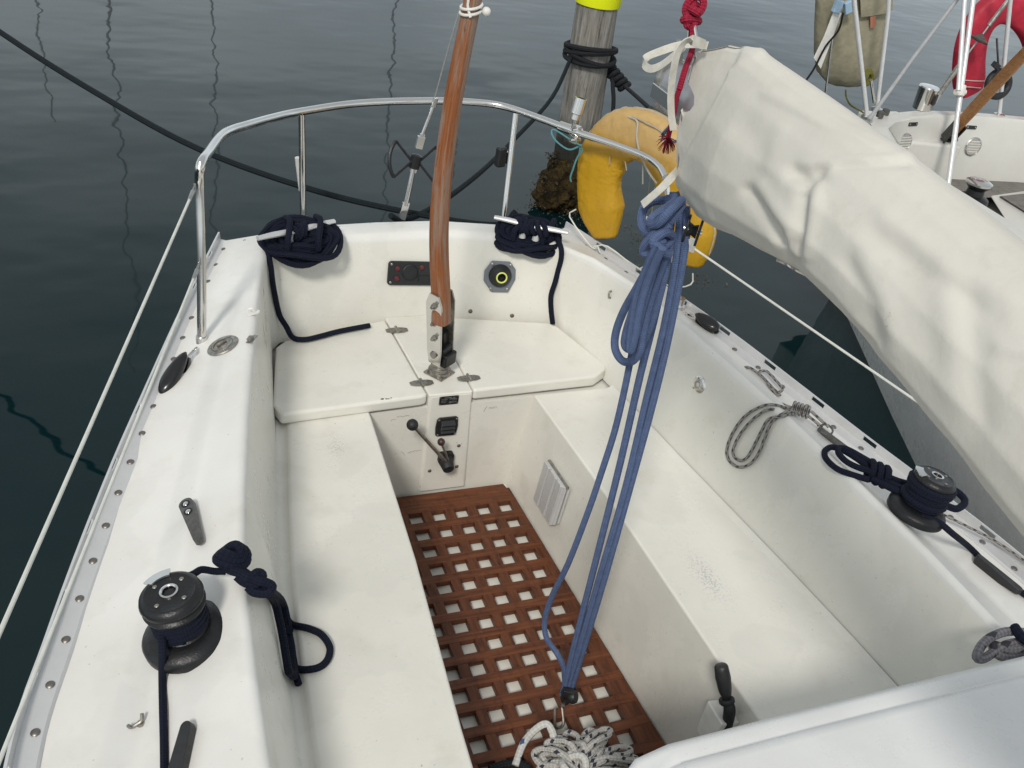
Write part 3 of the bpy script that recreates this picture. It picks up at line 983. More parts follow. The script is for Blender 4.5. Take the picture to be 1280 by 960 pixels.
# --- aluminium hinged step/vent cover on the right bench face
def benchR(px, py):
    best = None
    for yy in [k * .01 for k in range(-170, 15)]:
        p = U(px, py, y=yy); f = (p.z - ZS) / (ZB - ZS)
        xw = interp(FR, yy) * (1 - f) + interp(SR, yy) * f
        e = abs(p.x - xw)
        if best is None or e < best[0]: best = (e, p)
    return best[1]
q00, q10, q01 = benchR(676, 648), benchR(690, 657), benchR(687, 576)
q11 = benchR(711, 598)
fx = (benchR(712, 600) - benchR(690, 578)).normalized(); nn = V((-1, 0, .12)).normalized()
cc = (benchR(700, 600) + benchR(688, 640)) / 2
Mw = wallM(0, 0, n=nn, up=(0, .06, 1), pt=benchR(695, 616))
b = MB(); b.prism(rrect(.165, .165, .006), .010, Mw)
fv = b.build('folding_step', M['alu'], boat, bevel=.002)
b = MB()
for k, (cx, w_) in enumerate(((-.058, .046), (.0, .058), (.056, .042))):
    b.box((w_, .172, .012), Mw, (cx, -.002, .030))
    b.tube([Mw @ V((cx + w_ * .32, -.087, .034)), Mw @ V((cx + w_ * .32, .083, .034))], .0055, 6)
b.box((.165, .168, .012), Mw, (0, 0, .021))
b.build('ribbed_tread', M['alu'], fv, bevel=.0015)
b = MB(); b.tube([Mw @ V((-.085, .083, .014)), Mw @ V((.085, .083, .014))], .007, 10)
b.build('pivot', M['dsteel'], fv)
for x in (-.06, .06): screw_at(Mw @ V((x, .079, .033)), nn, .005, fv)

# --- winch handle pocket and winch handle on the right bench face, near
pp = benchR(912, 893)
Mw = wallM(0, 0, n=nn, up=(0, 0, 1), pt=pp + nn * .028)
b = MB()
b.loft([[Mw @ V((a, -.10, c)) for a, c in ((-.036, -.028), (.036, -.028), (.036, .024), (-.036, .024))], [Mw @ V((a, .02, c)) for a, c in ((-.042, -.030), (.042, -.030), (.042, .032), (-.042, .032))]])
b.build('winch_handle_pocket', M['whiteplastic'], boat, bevel=.006, bseg=3)
t0, t1 = pp + nn * .03, U(901, 832, x=pp.x - .06)
wh = thing('winch_handle', pp, 'black winch handle standing in a white pocket on the bench side', 'winch handle')
b = MB()
g0, g1 = U(908, 872, x=pp.x - .035), U(901, 830, x=pp.x - .05)
b.tube([g0, g0.lerp(g1, .12), g0.lerp(g1, .25), g0.lerp(g1, .6), g0.lerp(g1, .93), g1], [.012, .016, .0185, .0215, .019, .010], 14, 3)
b.build('grip', M['black'], wh)
b = MB()
b.lathe([(.019, -.008), (.022, -.004), (.022, .004), (.019, .008)], frame(U(908.5, 876, x=pp.x - .034), g1 - g0), 16)
ax_ = (g0 - g1).normalized()
b.tube([U(908.5, 876, x=pp.x - .034), U(912, 888, x=pp.x - .03), U(907, 915, x=pp.x - .03)], [.015, .017, .015], 12, 4)
b.build('arm', M['rubber'], wh)

# --- winches
def winch(c, axis, name_rope_turns, scale=1.0, twist=0.0, drum_only=False):
    k = scale
    Mt = frame(c, axis, (math.cos(twist), math.sin(twist), 0))
    mb = MB(); mb.lathe([(.094 * k, 0), (.095 * k, .020 * k), (.091 * k, .027 * k), (.074 * k, .036 * k), (.058 * k, .040 * k)], Mt, 40)
    base = mb.build('winch', M['winch'], boat)
    mb = MB(); mb.lathe([(.058 * k, .037 * k), (.050 * k, .044 * k), (.046 * k, .070 * k), (.049 * k, .098 * k), (.058 * k, .108 * k)], Mt, 40)
    mb.build('drum', M['winch'], base)
    mb = MB(); mb.lathe([(.052 * k, .104 * k), (.066 * k, .110 * k), (.068 * k, .116 * k), (.060 * k, .121 * k), (.058 * k, .124 * k), (.067 * k, .130 * k), (.069 * k, .136 * k), (.066 * k, .146 * k), (.058 * k, .152 * k), (.054 * k, .1535 * k), (.052 * k, .1525 * k), (.030 * k, .154 * k), (.020 * k, .154 * k), (.0195 * k, .15 * k), (.001, .15 * k)], Mt, 40)
    head = mb.build('self_tailer', M['winch'], base)
    mb = MB(); mb.lathe([(.020 * k, .153 * k), (.020 * k, .158 * k), (.016 * k, .159 * k), (.0142 * k, .157 * k), (.0142 * k, .1525 * k), (.0142 * k, .152 * k)], Mt, 24, cap=False)
    mb.build('socket_ring', M['steel'], head)
    mb = MB()
    star = []
    for q in range(16):
        r_ = .0135 * k if q % 2 == 0 else .010 * k
        star.append((r_ * math.cos(PI * q / 8), r_ * math.sin(PI * q / 8)))
    mb.prism(star, .0012 * k, Mt, .1505 * k)
    mb.build('star_socket', M['rubber'], head)
    for q in range(4):
        a = PI / 4 + q * PI / 2
        screw_at(Mt @ V((.040 * k * math.cos(a), .040 * k * math.sin(a), .1530 * k)), axis, .0052 * k, head)
    # feeder arm: polished strip lying over the rim
    mb = MB(); seg = []
    for q in range(9):
        a = 1.45 + q * .115
        seg.append([Mt @ V((r_ * k * math.cos(a), r_ * k * math.sin(a), z * k)) for r_, z in ((.046, .1545), (.070, .1500), (.0705, .154), (.047, .1585))])
    mb.loft(seg); mb.build('feeder_arm', M['steel'], head)
    return Mt
cL, nL = onDL(235, 797)
nLw = V((-.22, .03, 1)).normalized()
wL = winch(cL - V((0, 0, .004)), nLw, 4, 1.03, 0)
cR = U(1143, 642, z=.745)
nRw = V((.16, .02, 1)).normalized()
wR = winch(cR, nRw, 4, .92, .8)

# --- cleats on the left deck, tapered grey jam cleats
def jam_cleat(pa, pb, r0, r1, dark, on, screws=True):
    (a, n), (c, _) = on(*pa), on(*pb)
    x = (c - a); ln = x.length; x.normalize()
    Mt = frame(a, n, x)
    yv = 1
    poly = []
    for k in range(13):
        an = PI / 2 + PI * k / 12
        poly.append((r0 * math.cos(an), r0 * math.sin(an)))
    for k in range(9):
        an = -PI / 2 + PI * k / 8
        poly.append((ln + r1 * math.cos(an), r1 * math.sin(an)))
    mb = MB()
    low = [Mt @ V((u_, w_, .012)) for u_, w_ in poly]
    mid = [Mt @ V((u_ * .97 + .002, w_ * .95, .030 - .004 * u_ / ln)) for u_, w_ in poly]
    basep = [Mt @ V((u_ * .62 + .0, w_ * .7, 0)) for u_, w_ in poly]
    mb.loft([basep, low, mid])
    o = mb.build('jam_cleat', M[dark], boat, bevel=.004, bseg=3, angle=40)
    if screws:
        for u_ in (.004, .036):
            p = Mt @ V((u_, 0, .0295 - .004 * u_ / ln))
            m2 = MB(); m2.lathe([(.0115, 0), (.0115, .0022), (.009, .0026), (.0085, .0008), (.001, .0006)], frame(p, n), 18); m2.build('screw_cup', M['rubber'], o)
            screw_at(p + n * .0008, n, .0075, o, 'steel', 'screw')
    return o
jam_cleat((239, 638), (252, 680), .020, .011, 'cleatgrey', onDL)
jam_cleat((241, 915), (224, 985), .013, .020, 'black', onDL, False)
jam_cleat((1219, 704), (1268, 742), .011, .015, 'black', onDR, False)
# small wire hook by the winch
p, n = onDL(176, 905)
b = MB(); Mt = frame(p, n, (1, .3, 0))
b.tube([Mt @ V(q) for q in ((-.024, 0, .016), (-.02, 0, .006), (-.008, 0, .006), (.004, 0, .010), (.010, .006, .022))], .0042, 8, 4)
b.lathe([(.009, 0), (.007, .006)], Mt, 12)
b.build('lead_hook', M['dsteel'], boat)
# deck filler cap
p, n = onDL(279, 433)
Mt = frame(p, n, (1, .4, 0))
b = MB(); b.lathe([(.052, 0), (.052, .004), (.049, .007), (.036, .008), (.035, .0055), (.034, .0085), (.001, .0095)], Mt, 40)
fc = b.build('filler_cap', M['dsteel'], boat)
b = MB(); b.box((.034, .008, .004), Mt, (0, 0, .011)); b.tube([Mt @ V((.028 * math.cos(a), .028 * math.sin(a), .0095)) for a in [.6 + k * .28 for k in range(9)]], .0016, 6)
b.build('key_slot', M['rust'], fc, bevel=.001)
for a in (.4, 2.5, 4.6): screw_at(Mt @ V((.0435 * math.cos(a), .0435 * math.sin(a), .0075)), n, .004, fc)

# --- horn cleats on the stern corners
def horn_cleat(pa, pb, z, lift=.0):
    a, c = U(*pa, z=z), U(*pb, z=z + lift)
    mid = (a + c) / 2; d = (c - a).normalized()
    mb = MB(); mb.tube([a, a.lerp(c, .2), mid + V((0, 0, -.004)), a.lerp(c, .8), c], [.0105, .0135, .0150, .0135, .0105], 12, 4, flat=.75, up=(0, 0, 1))
    o = mb.build('horn_cleat', M['alu'], boat)
    for s in (-1, 1):
        m2 = MB(); m2.lathe([(.016, -.06), (.012, -.02), (.012, -.002)], frame(mid + d * s * .028, (0, 0, 1)), 14); m2.build('cleat_leg', M['alu'], o)
    return mid, d
hcL = horn_cleat((322, 298), (418, 276.5), .858)
hcR = horn_cleat((618, 271.5), (710, 291), .85)

# --- cabin top edge, near right
b = MB()
zc = .86
prof = [(-.02, 0), (.0, .03), (.0, zc - .02 - .6), ]
xs = [-.315, -.30, -.27, -.20, .1, .5, .9, 1.3]
rings = []
for x in xs:
    dz = {-.315: -.20, -.30: -.075, -.27: -.028, -.20: -.004}.get(x, 0.0)
    yoff = {-.315: -.03, -.30: -.012}.get(x, 0.0)
    z1 = zc + dz + .012 * (1 - ((x - .1) / 1.1) ** 2)
    yy = -1.635 + yoff
    rings.append([V((x, yy - .004, -.05)), V((x, yy, z1 - .05)), V((x, yy - .006, z1 - .012)), V((x, yy - .028, z1)), V((x, yy - .060, z1 - .001)), V((x, yy - .068, z1 + .012)), V((x, yy - .09, z1 + .018)), V((x, yy - .9, z1 + .05)), V((x, yy - .9, -.05))])
b.loft(rings)
b.build('cabin_top', M['cabin'], boat, angle=60, bevel=.006, bseg=3)

# ================================================================== GRATING
P_ = .09; H_ = .0535
gr = MB()
x0g, y0g = -3.5 * P_, .105
# slots: columns -3..2 (centres), rows 0..-14
cols = [k * P_ for k in range(-4, 3)]
rows = [-k * P_ + .0 for k in range(0, 17)]
def gx(f, y): 
    return interp(FL, y) + .006, interp(FR, y) - .006
def longit(xa, xb):
    pass
yend = -1.60
yst = .128
grating = thing('floor_grating', (X0, -.6, 0), 'dark teak grating of square holes on the cockpit floor', 'grating')
TH0, TH1 = -.023, .0
holes_x = [(c - H_ / 2, c + H_ / 2) for c in cols]
holes_y = [(r - H_ / 2, r + H_ / 2) for r in rows]
# cross slats, one piece each, between rows of holes
yedges = [yst] + [v for r in holes_y for v in (r[1], r[0])] + [yend]
ybars = [(yedges[i], yedges[i + 1]) for i in range(0, len(yedges), 2)]
first = None
for i, (ya, yb_) in enumerate(ybars):
    mb = MB()
    gxa = gx(0, ya); gxb = gx(0, yb_)
    dz = random.uniform(-.0006, .0006)
    top = [V((gxa[0], ya, TH1 + dz)), V((gxb[0], yb_, TH1 + dz)), V((gxb[1], yb_, TH1 + dz)), V((gxa[1], ya, TH1 + dz))]
    if i == 0:
        top = [V((gxa[0], ya, TH1)), V((gxb[0], yb_, TH1)), V((gxb[1], yb_, TH1)), V((gxb[1], yb_ + .012, TH1)), V((gxb[1] - .020, ya, TH1))]
    mb.loft([[v + V((0, 0, TH0)) for v in top], top])
    mb.build('cross_slat', M['teak'], grating, bevel=.0022, bseg=2)
# the long-wise slats run the whole length, halved into the cross slats
lx = [holes_x[0][0] - (P_ - H_)] 
spans = [(holes_x[k][1], holes_x[k + 1][0]) for k in range(len(holes_x) - 1)]
for (xa, xb) in spans:
    mb = MB()
    mb.box((xb - xa, yst - yend - .004, .0235), None, ((xa + xb) / 2, (yst + yend) / 2, -.0011 - .01175))
    mb.build('long_slat', M['teak_long'], grating, bevel=.0016, bseg=2)
for side in (0, 1):
    mb = MB()
    q = []
    for y in (yst - .022 * side - .003, -.8, yend + .003):
        e = gx(0, y)[side]
        inner = (holes_x[-1][1] if side else holes_x[0][0])
        q.append((e, inner, y))
    top = [V((e_, y_, -.0011)) for e_, i_, y_ in q] + [V((i_ if (side and i_ < e_ - .004) or (not side and i_ > e_ + .004) else e_ + (-.012 if side else .012), y_, -.0011)) for e_, i_, y_ in reversed(q)]
    mb.loft([[v + V((0, 0, -.0235)) for v in top], top])
    mb.build('edge_slat', M['teak_long'], grating, bevel=.0016)

# ================================================================== BOOM, SAIL COVER, MAINSHEET
BX = .075
boom = thing('boom', (BX, -1.6, 1.88), 'bare aluminium boom end poking out of the white sail cover', 'boom')
b = MB()
bz = 1.875
ring = lambda y: [V((BX + .044 * math.cos(a), y, bz + .062 * math.sin(a))) for a in [2 * PI * k / 24 for k in range(24)]]
b.loft([ring(-.632), ring(-3.2)])
M['spar'] = simple('dull_anodised_spar', (.42, .43, .45), .38, .7, .12, 20)
spar = b.build('spar', M['spar'], boom)
b = MB()
b.loft([[V((BX + .046 * math.cos(a), y, bz + .064 * math.sin(a))) for a in [2 * PI * k / 24 for k in range(24)]] for y in (-.624, -.655)])
b.box((.014, .03, .05), None, (BX, -.63, bz + .075))
b.build('end_cap', M['dsteel'], boom, bevel=.003)
b = MB()
b.tube([V((BX - .03, -.72, bz - .06)), V((BX - .035, -.70, bz - .10)), V((BX, -.69, bz - .115)), V((BX + .035, -.70, bz - .10)), V((BX + .03, -.72, bz - .06))], .005, 8, 4)
b.build('bail', M['steel'], boom)
b = MB(); b.box((.012, .10, .035), None, (BX - .050, -.69, bz - .01)); b.build('side_plate', M['steel'], boom, bevel=.002)

# the cover: a soft tube of cloth hung over boom and flaked sail
def cover_pt(v, a):
    """v metres forward of the boom end, a round the section (0 at the bottom, towards the camera side first)"""
    y = -.70 - v
    top = interp([(0, 1.975), (.12, 2.03), (.22, 2.05), (.5, 2.035), (.72, 2.02), (.95, 2.0), (2.4, 1.94)], v)
    bot = interp([(0, 1.685), (.04, 1.668), (.12, 1.663), (.27, 1.68), (.48, 1.722), (.63, 1.752), (.78, 1.75), (.94, 1.725), (1.09, 1.703), (1.24, 1.672), (2.4, 1.50)], v)
    wmax = interp([(0, .054), (.12, .070), (.3, .105), (.6, .125), (1.2, .145), (2.4, .17)], v)
    h = top - bot
    u = .5 - .5 * math.cos(a)                       # 0 bottom .. 1 top
    prof = interp([(0, .08), (.03, .40), (.10, .72), (.22, .93), (.40, 1.0), (.60, .90), (.80, .64), (.92, .42), (.975, .26), (1, .06)], u)
    side = -1 if a <= PI else 1
    x = BX + side * wmax * prof
    z = bot + h * u
    y -= .135 * (1 - u) * max(0, 1 - v / .35)        # the aft hem slants forward towards the bottom
    p = V((x, y, z))
    # folds: long soft drapes falling from the ridge
    q = V((v * 3.0 + (1 - u) * .9, u * 1.2, side * 3.1))
    f = noise.noise(q * 1.0) * .005 * (1.2 - .5 * u)
    dr = v * 17 + 5.0 * (1 - u) + 2.6 * noise.noise(V((v * 2.2, u * 1.5, 4.0 + side)))
    amp = .0035 * max(0, 1 - abs(u - .42) / .5) * (.5 + .9 * abs(noise.noise(V((v * 1.7, .3, side)))))
    f += amp * .7 * (1 - abs(math.sin(dr * .5))) * 1.6 - amp * .35
    # buttoned hem gathers
    f += .006 * math.sin(v * 44 + 3 * noise.noise(V((v * 6, 0, 0)))) * max(0, 1 - u / .16)
    p += V((side * f, 0, .35 * f))
    if v < .02: p.y += .012 * math.sin(a * 2)
    return p
M['cover'] = None
m, t, p = newmat('off_white_acrylic_canvas')
n1 = noisen(t, 3.2, 5, .6); r1 = ramp(t, n1.outputs[0], [(.4, 0.), (.68, 1.)])
c = mix(t, r1.outputs[0], (.63, .61, .555), (.57, .55, .495))
n2 = noisen(t, 16, 6, .7); r2 = ramp(t, n2.outputs[0], [(.56, 0.), (.72, .35)])
c = mix(t, r2.outputs[0], c, (.50, .475, .41))
# darker grey-green patch towards the aft hem, rust mark lower down: a real stain
tc = t.nodes.new('ShaderNodeTexCoord')
def blob(center, rad, lo, hi):
    vm = t.nodes.new('ShaderNodeVectorMath'); vm.operation = 'DISTANCE'
    t.links.new(tc.outputs['Object'], vm.inputs[0]); vm.inputs[1].default_value = center
    nn_ = noisen(t, 38 / (rad * 12), 5, .7)
    k = math_(t, 'ADD', vm.outputs['Value'], math_(t, 'MULTIPLY', math_(t, 'SUBTRACT', nn_.outputs[0], .5), rad * 2.2))
    return ramp(t, math_(t, 'DIVIDE', k, rad), [(lo, 1.0), (hi, 0.0)]).outputs[0]
aft_grey = blob(U(880, 205, x=BX - .07), .17, .25, .95)
c = mix(t, math_(t, 'MULTIPLY', aft_grey, .22), c, (.38, .38, .33))
rm = blob(U(1120, 400, x=BX - .12), .022, .20, .80)
c = mix(t, math_(t, 'MULTIPLY', rm, .9), c, (.17, .075, .035))
t.links.new(c, p.inputs['Base Color'])
p.inputs['Roughness'].default_value = .75; p.inputs['Specular IOR Level'].default_value = .25
n3 = noisen(t, 7, 5, .6); n4 = noisen(t, 900, 1, .5)
hh = math_(t, 'ADD', n3.outputs[0], math_(t, 'MULTIPLY', n4.outputs[0], .02))
bump(t, p, hh, .006, .7)
M['cover'] = m
cover = thing('sail_cover', (BX, -1.6, 1.62), 'long off-white canvas sail cover wrapped over the boom, with folds and a rusty stain', 'sail cover')
NV, NA = 300, 150
b = MB()
rows_ = []
for i in range(NV + 1):
    v = 2.5 * (i / NV) ** 1.45
    rows_.append([cover_pt(v, .0001 + (2 * PI - .0002) * k / NA) for k in range(NA)])
# single folds of the cloth on the near side, each a groove (-) or ridge (+) along its own line
def seg_d(p_, a_, c_):
    ax, ay = c_[0] - a_[0], c_[1] - a_[1]; L2 = ax * ax + ay * ay
    t_ = max(0, min(1, ((p_[0] - a_[0]) * ax + (p_[1] - a_[1]) * ay) / L2))
    dx, dy = p_[0] - a_[0] - t_ * ax, p_[1] - a_[1] - t_ * ay
    return math.hypot(dx, dy), (ax * dy - ay * dx) / math.sqrt(L2), t_
FOLDS = [  # line, amplitude m, half width px, step m (right-hand side of the line lies lower)
    ([(912, 88), (880, 150), (840, 222)], .007, 3.5, .013),
    ([(960, 60), (912, 88)], .004, 6, .0),
    ([(1000, 207), (1060, 200), (1135, 197)], .005, 5, .0),
    ([(1000, 213), (1060, 207), (1135, 203)], -.006, 6, .0),
    ([(955, 118), (1050, 165), (1140, 198)], .0035, 5, .0),
    ([(965, 116), (1060, 158), (1150, 196)], .003, 5, .0),
    ([(992, 215), (1010, 226), (1022, 222)], -.017, 11, .0),
    ([(930, 238), (950, 262), (976, 300)], -.015, 8, .0),
    ([(948, 232), (968, 258), (992, 296)], .007, 9, .0),
    ([(1003, 246), (1000, 285), (994, 328)], -.016, 8, .0),
    ([(1022, 232), (1016, 270), (1008, 318)], .009, 9, .0),
    ([(975, 300), (985, 318)], -.008, 5, .0), ([(962, 296), (970, 312)], .005, 4, .0), ([(984, 296), (990, 322)], .005, 4, .0),
    ([(930, 160), (950, 200), (938, 240)], -.008, 22, .0),
    ([(975, 165), (960, 205)], .004, 12, .0),
    ([(1040, 210), (1022, 228)], .005, 6, .0),
    ([(1120, 320), (1150, 380), (1165, 440)], -.006, 26, .0),
    ([(1212, 370), (1218, 450), (1226, 530)], -.008, 18, .0),
    ([(1180, 340), (1186, 420), (1190, 480)], .004, 20, .0),
    ([(1250, 436), (1300, 442)], .007, 9, .0),
    ([(1105, 275), (1180, 330), (1260, 372)], .005, 16, .0),
    ([(1095, 292), (1170, 348), (1240, 392)], -.006, 16, .0),
    ([(1060, 330), (1085, 380), (1092, 420)], -.010, 16, .0),
    ([(1075, 325), (1105, 380), (1118, 440)], .006, 14, .0),
]
base_n = [[None] * NA for _ in rows_]
disp = []
for i, row in enumerate(rows_):
    for k in range(1, NA // 2 + 8):
        p0 = row[k]
        cc0 = R @ (p0 - C)
        if cc0.z > -.4: continue
        px_ = (640 + F * cc0.x / -cc0.z, 480 - F * cc0.y / -cc0.z)
        if not (800 < px_[0] < 1400 and 20 < px_[1] < 800): continue
        du = rows_[min(i + 1, NV)][k] - rows_[max(i - 1, 0)][k]; dv_ = row[(k + 1) % NA] - row[k - 1]
        nr_ = du.cross(dv_)
        if nr_.length < 1e-9: continue
        nr_.normalize()
        if nr_.dot(p0 - V((BX, p0.y, 1.85))) < 0: nr_ = -nr_
        D_ = 0
        for line, am, hw, stp in FOLDS:
            best = None
            for s0, s1 in zip(line, line[1:]):
                d_, sg, t_ = seg_d(px_, s0, s1)
                if best is None or d_ < best[0]: best = (d_, sg, t_)
            if best[0] > hw * 4 and not stp: continue
            e_ = max(abs(px_[0] - line[0][0]) + abs(px_[1] - line[0][1]), 0)
            D_ += am * .78 * math.exp(-(best[0] / hw) ** 2) * min(1, max(.12, (k - 6) / 22))
            if stp and best[0] < 70:
                D_ -= stp * (1 / (1 + math.exp(-max(-30, min(30, best[1] / 1.6))))) * max(0, 1 - best[0] / 70)
        disp.append((i, k, nr_ * D_))
for i, k, d_ in disp: rows_[i][k] = rows_[i][k] + d_
b.loft(rows_, caps=False)
hemr = [rows_[i][2] for i in range(NV + 1) if .50 < 2.5 * (i / NV) ** 1.45 < .66]
cv = b.build('cover_cloth', M['cover'], cover, angle=180)
b = MB(); b.tube([q + V((-.012, 0, -.004)) for q in hemr], .0045, 6); b.build('hem_rod', M['steel'], cover)
sm = cv.modifiers.new('Solidify', 'SOLIDIFY'); sm.thickness = .003; sm.offset = -1
def on_cover(px, py, out=.006):
    best = None
    for i in range(0, 60):
        for k in range(0, NA // 2 + 1):
            q = rows_[i][k] if i < len(rows_) else None
            r = ray(px, py).normalized(); w_ = q - C
            e = (w_ - r * w_.dot(r)).length
            if best is None or e < best[0]: best = (e, q)
    q = best[1]; d = (q - C).length
    return C + ray(px, py).normalized() * (d - out)
# red topping lift rope with its knot and frayed end
top_ = V((BX, -.668, bz + .10))
tl = thing('topping_lift', top_, 'red rope rising from the boom end, knotted, with a frayed tail', 'rope')
RX = BX - .0
def rp_(px, py, dx=0.0): return U(px, py, x=RX + dx)
b = MB()
b.tube([rp_(866, 52), rp_(867, 35), rp_(867, 10), rp_(864, -60), rp_(858, -200)], .0085, 8, 4)
b.tube([rp_(868, 50, -.01), rp_(864, 66, -.02), rp_(856, 88, -.05), rp_(849, 112, -.06)], .0068, 8, 4)
b.tube([rp_(849, 112, -.06), rp_(845, 125, -.06), rp_(842, 145, -.055), rp_(838, 160, -.05), rp_(835, 172, -.05)], .0060, 8, 4)
main = b.build('rope', M['red'], tl)
b = MB(); kc = rp_(866, 17)
for k in range(4):
    a0 = k * .8
    e1 = V((math.cos(a0), math.sin(a0) * .5, .4 * math.sin(a0 * 2))).normalized(); e2 = V((0, .3, 1)).normalized() if k % 2 else V((.5, .6, -.3)).normalized()
    b.tube([kc + V((0, 0, (k - 1.5) * .010)) + (e1 * math.cos(q) + e2 * math.sin(q)) * .020 for q in [2 * PI * j / 12 for j in range(12)]], .0085, 8, 2, True)
b.build('knot', M['red'], tl)
b = MB(); fe = rp_(835, 172, -.05)
for k in range(70):
    dv = V((random.uniform(-1, 1), random.uniform(-1, 1), random.uniform(-1.2, .5))).normalized()
    b.tube([fe, fe + dv * .014 + V((0, 0, -.006)), fe + dv * .024 + V((0, 0, -.014))], [.0009, .0005], 4, 2)
b.build('frayed_end', M['red'], tl)
b = MB(); b.tube([rp_(862, 26, .0), rp_(861, 40), rp_(860, 54)], .003, 6, 2); b.tube([rp_(868, 28), rp_(870, 42), rp_(871, 54)], .0035, 6, 2); b.build('wire_loop', M['steel'], tl)

# white webbing tie at the boom end
st = thing('webbing_tie', rp_(860, 62), 'white webbing strap tied in a loop round the boom end, tail hanging', 'strap')
def ribbon(pts, w_, th, n=6, dirw=None):
    mb = MB(); Pp = crom(pts, n)
    rings = []
    for i, q in enumerate(Pp):
        d = (Pp[min(i + 1, len(Pp) - 1)] - Pp[max(i - 1, 0)]).normalized()
        wv = V(dirw) if dirw else V((1, 0, .2))
        wv = (wv - d * wv.dot(d)).normalized(); nv = d.cross(wv)
        rings.append([q + wv * w_ + nv * th, q - wv * w_ + nv * th, q - wv * w_ - nv * th, q + wv * w_ - nv * th])
    mb.loft(rings); return mb
sx = -.03
ribbon([rp_(884, 57, sx), rp_(868, 55, sx), rp_(848, 57, sx - .02), rp_(826, 64, sx - .05), rp_(808, 72, sx - .07), rp_(805, 80, sx - .08), rp_(813, 86, sx - .08), rp_(826, 82, sx - .07), rp_(842, 70, sx - .06), rp_(855, 58, sx - .05)], .0085, .0012, 6, (.2, .3, 1)).build('loop', M['strap'], st)
ribbon([rp_(880, 56, sx), rp_(862, 50, sx - .05), rp_(850, 60, sx - .07), rp_(843, 82, sx - .075), rp_(839, 112, sx - .07), rp_(839, 140, sx - .065), rp_(842, 163, sx - .06)], .0105, .0012, 6, (1, .4, 0)).build('tail', M['strap'], st)

# second white strap crossing low at the cover's corner, tied towards the rail
ribbon([U(846, 214, x=BX - .06), U(840, 221, x=BX - .08), U(826, 236, x=BX - .10), U(803, 256, x=BX - .12)], .009, .0012, 5, (0, .6, 1)).build('corner_tie', M['strap'], cover)

# ------------------------------------------------------------------ mainsheet (faded blue)
ms = thing('mainsheet', V((.0, -.96, .02)), 'faded blue mainsheet tackle running from boom down to the cockpit grating, surplus hanked in loops', 'rope')
S0 = V((-.004, -.975, .10))
SXp = lambda px, py, f=0.0, o=0.0: U(px, py, x=.0 + .05 * (1 - f) - .01 + o)
def fall(pxs, r=.0098, o=0.0, n=4):
    pts = []
    for px, py in pxs:
        f = (py - 240) / (880 - 240)
        pts.append(U(px, py, x=.055 - .055 * f + o))
    mb = MB(); mb.tube(pts, r, 8, n); return mb
falls = [
    ([(842, 240), (836, 300), (822, 380), (800, 470), (775, 580), (745, 700), (722, 790), (703, 868)], 0.0),
    ([(851, 250), (846, 320), (830, 410), (808, 500), (782, 610), (750, 720), (727, 800), (706, 872)], .014),
    ([(858, 258), (856, 310), (838, 410), (817, 500), (790, 600), (757, 718), (731, 805), (709, 876)], .026),
]
for pts, o in falls:
    fall(pts, .0096, o).build('sheet_part', M['blue'], ms)
# slack tail dropping from the hank, curling in to the lower block
tailp = [(790, 440, -.03), (780, 490, -.03), (768, 540, -.03), (752, 590, -.035), (735, 640, -.04), (710, 705, -.045), (690, 745, -.05), (681, 775, -.05), (683, 797, -.045), (695, 815, -.035), (704, 832, -.015), (706, 850, 0)]
b = MB(); b.tube([U(px, py, x=.055 - .055 * (py - 240) / 640 + o) for px, py, o in tailp], .0088, 8, 4)
b.build('slack_tail', M['blue'], ms)
# hanked loops hanging below a wrapped knot
def loopx(pts, o, r=.0100):
    mb = MB(); mb.tube([U(px, py, x=.05 + o_ + o) for px, py, o_ in pts], r, 10, 5); return mb
loopx([(830, 290, -.04), (815, 325, -.05), (797, 358, -.05), (780, 388, -.05), (770, 415, -.05), (769, 436, -.05), (778, 451, -.05), (791, 451, -.05), (800, 438, -.05), (805, 410, -.05), (815, 370, -.05), (832, 320, -.05)], -.02).build('hanked_loop', M['blue'], ms)
loopx([(822, 300, -.05), (811, 330, -.06), (800, 362, -.06), (790, 392, -.06), (783, 415, -.06), (781, 430, -.06), (786, 436, -.06), (792, 425, -.06), (800, 395, -.06), (812, 352, -.06), (828, 300, -.06)], -.04).build('hanked_loop', M['blue'], ms)
loopx([(822, 305, -.07), (806, 340, -.07), (796, 370, -.07), (791, 400, -.07), (787, 430, -.07), (789, 438, -.07), (794, 420, -.07), (799, 390, -.07), (810, 350, -.07), (828, 310, -.07)], -.05, .009).build('hanked_loop', M['blue'], ms)
loopx([(838, 300, -.03), (830, 345, -.03), (820, 385, -.03), (811, 412, -.03), (800, 436, -.03), (794, 446, -.03)], -.02).build('hanked_loop', M['blue'], ms)
# the wrapped, knotted head
b = MB()
b.tube([U(px, py, x=.03 + o) for px, py, o in ((850, 244, .03), (832, 250, .0), (815, 252, -.03), (804, 262, -.05), (802, 280, -.06), (810, 292, -.07), (826, 288, -.07), (842, 270, -.05), (853, 255, -.02))], .0105, 9, 5)
b.tube([U(px, py, x=.03 + o) for px, py, o in ((846, 250, .02), (830, 262, -.04), (816, 272, -.07), (813, 280, -.08), (822, 280, -.09), (836, 265, -.08), (852, 250, -.03))], .0105, 9, 5)
b.build('knot', M['blue'], ms)
b = MB()
b.tube([U(px, py, x=.02 + o) for px, py, o in ((838, 280, -.05), (822, 290, -.07), (808, 304, -.08), (804, 314, -.08), (812, 318, -.07), (830, 308, -.04), (840, 296, -.02), (832, 290, -.06), (818, 300, -.09), (822, 312, -.08), (836, 318, -.04))], .0105, 9, 5)
b.build('knot', M['blue'], ms)
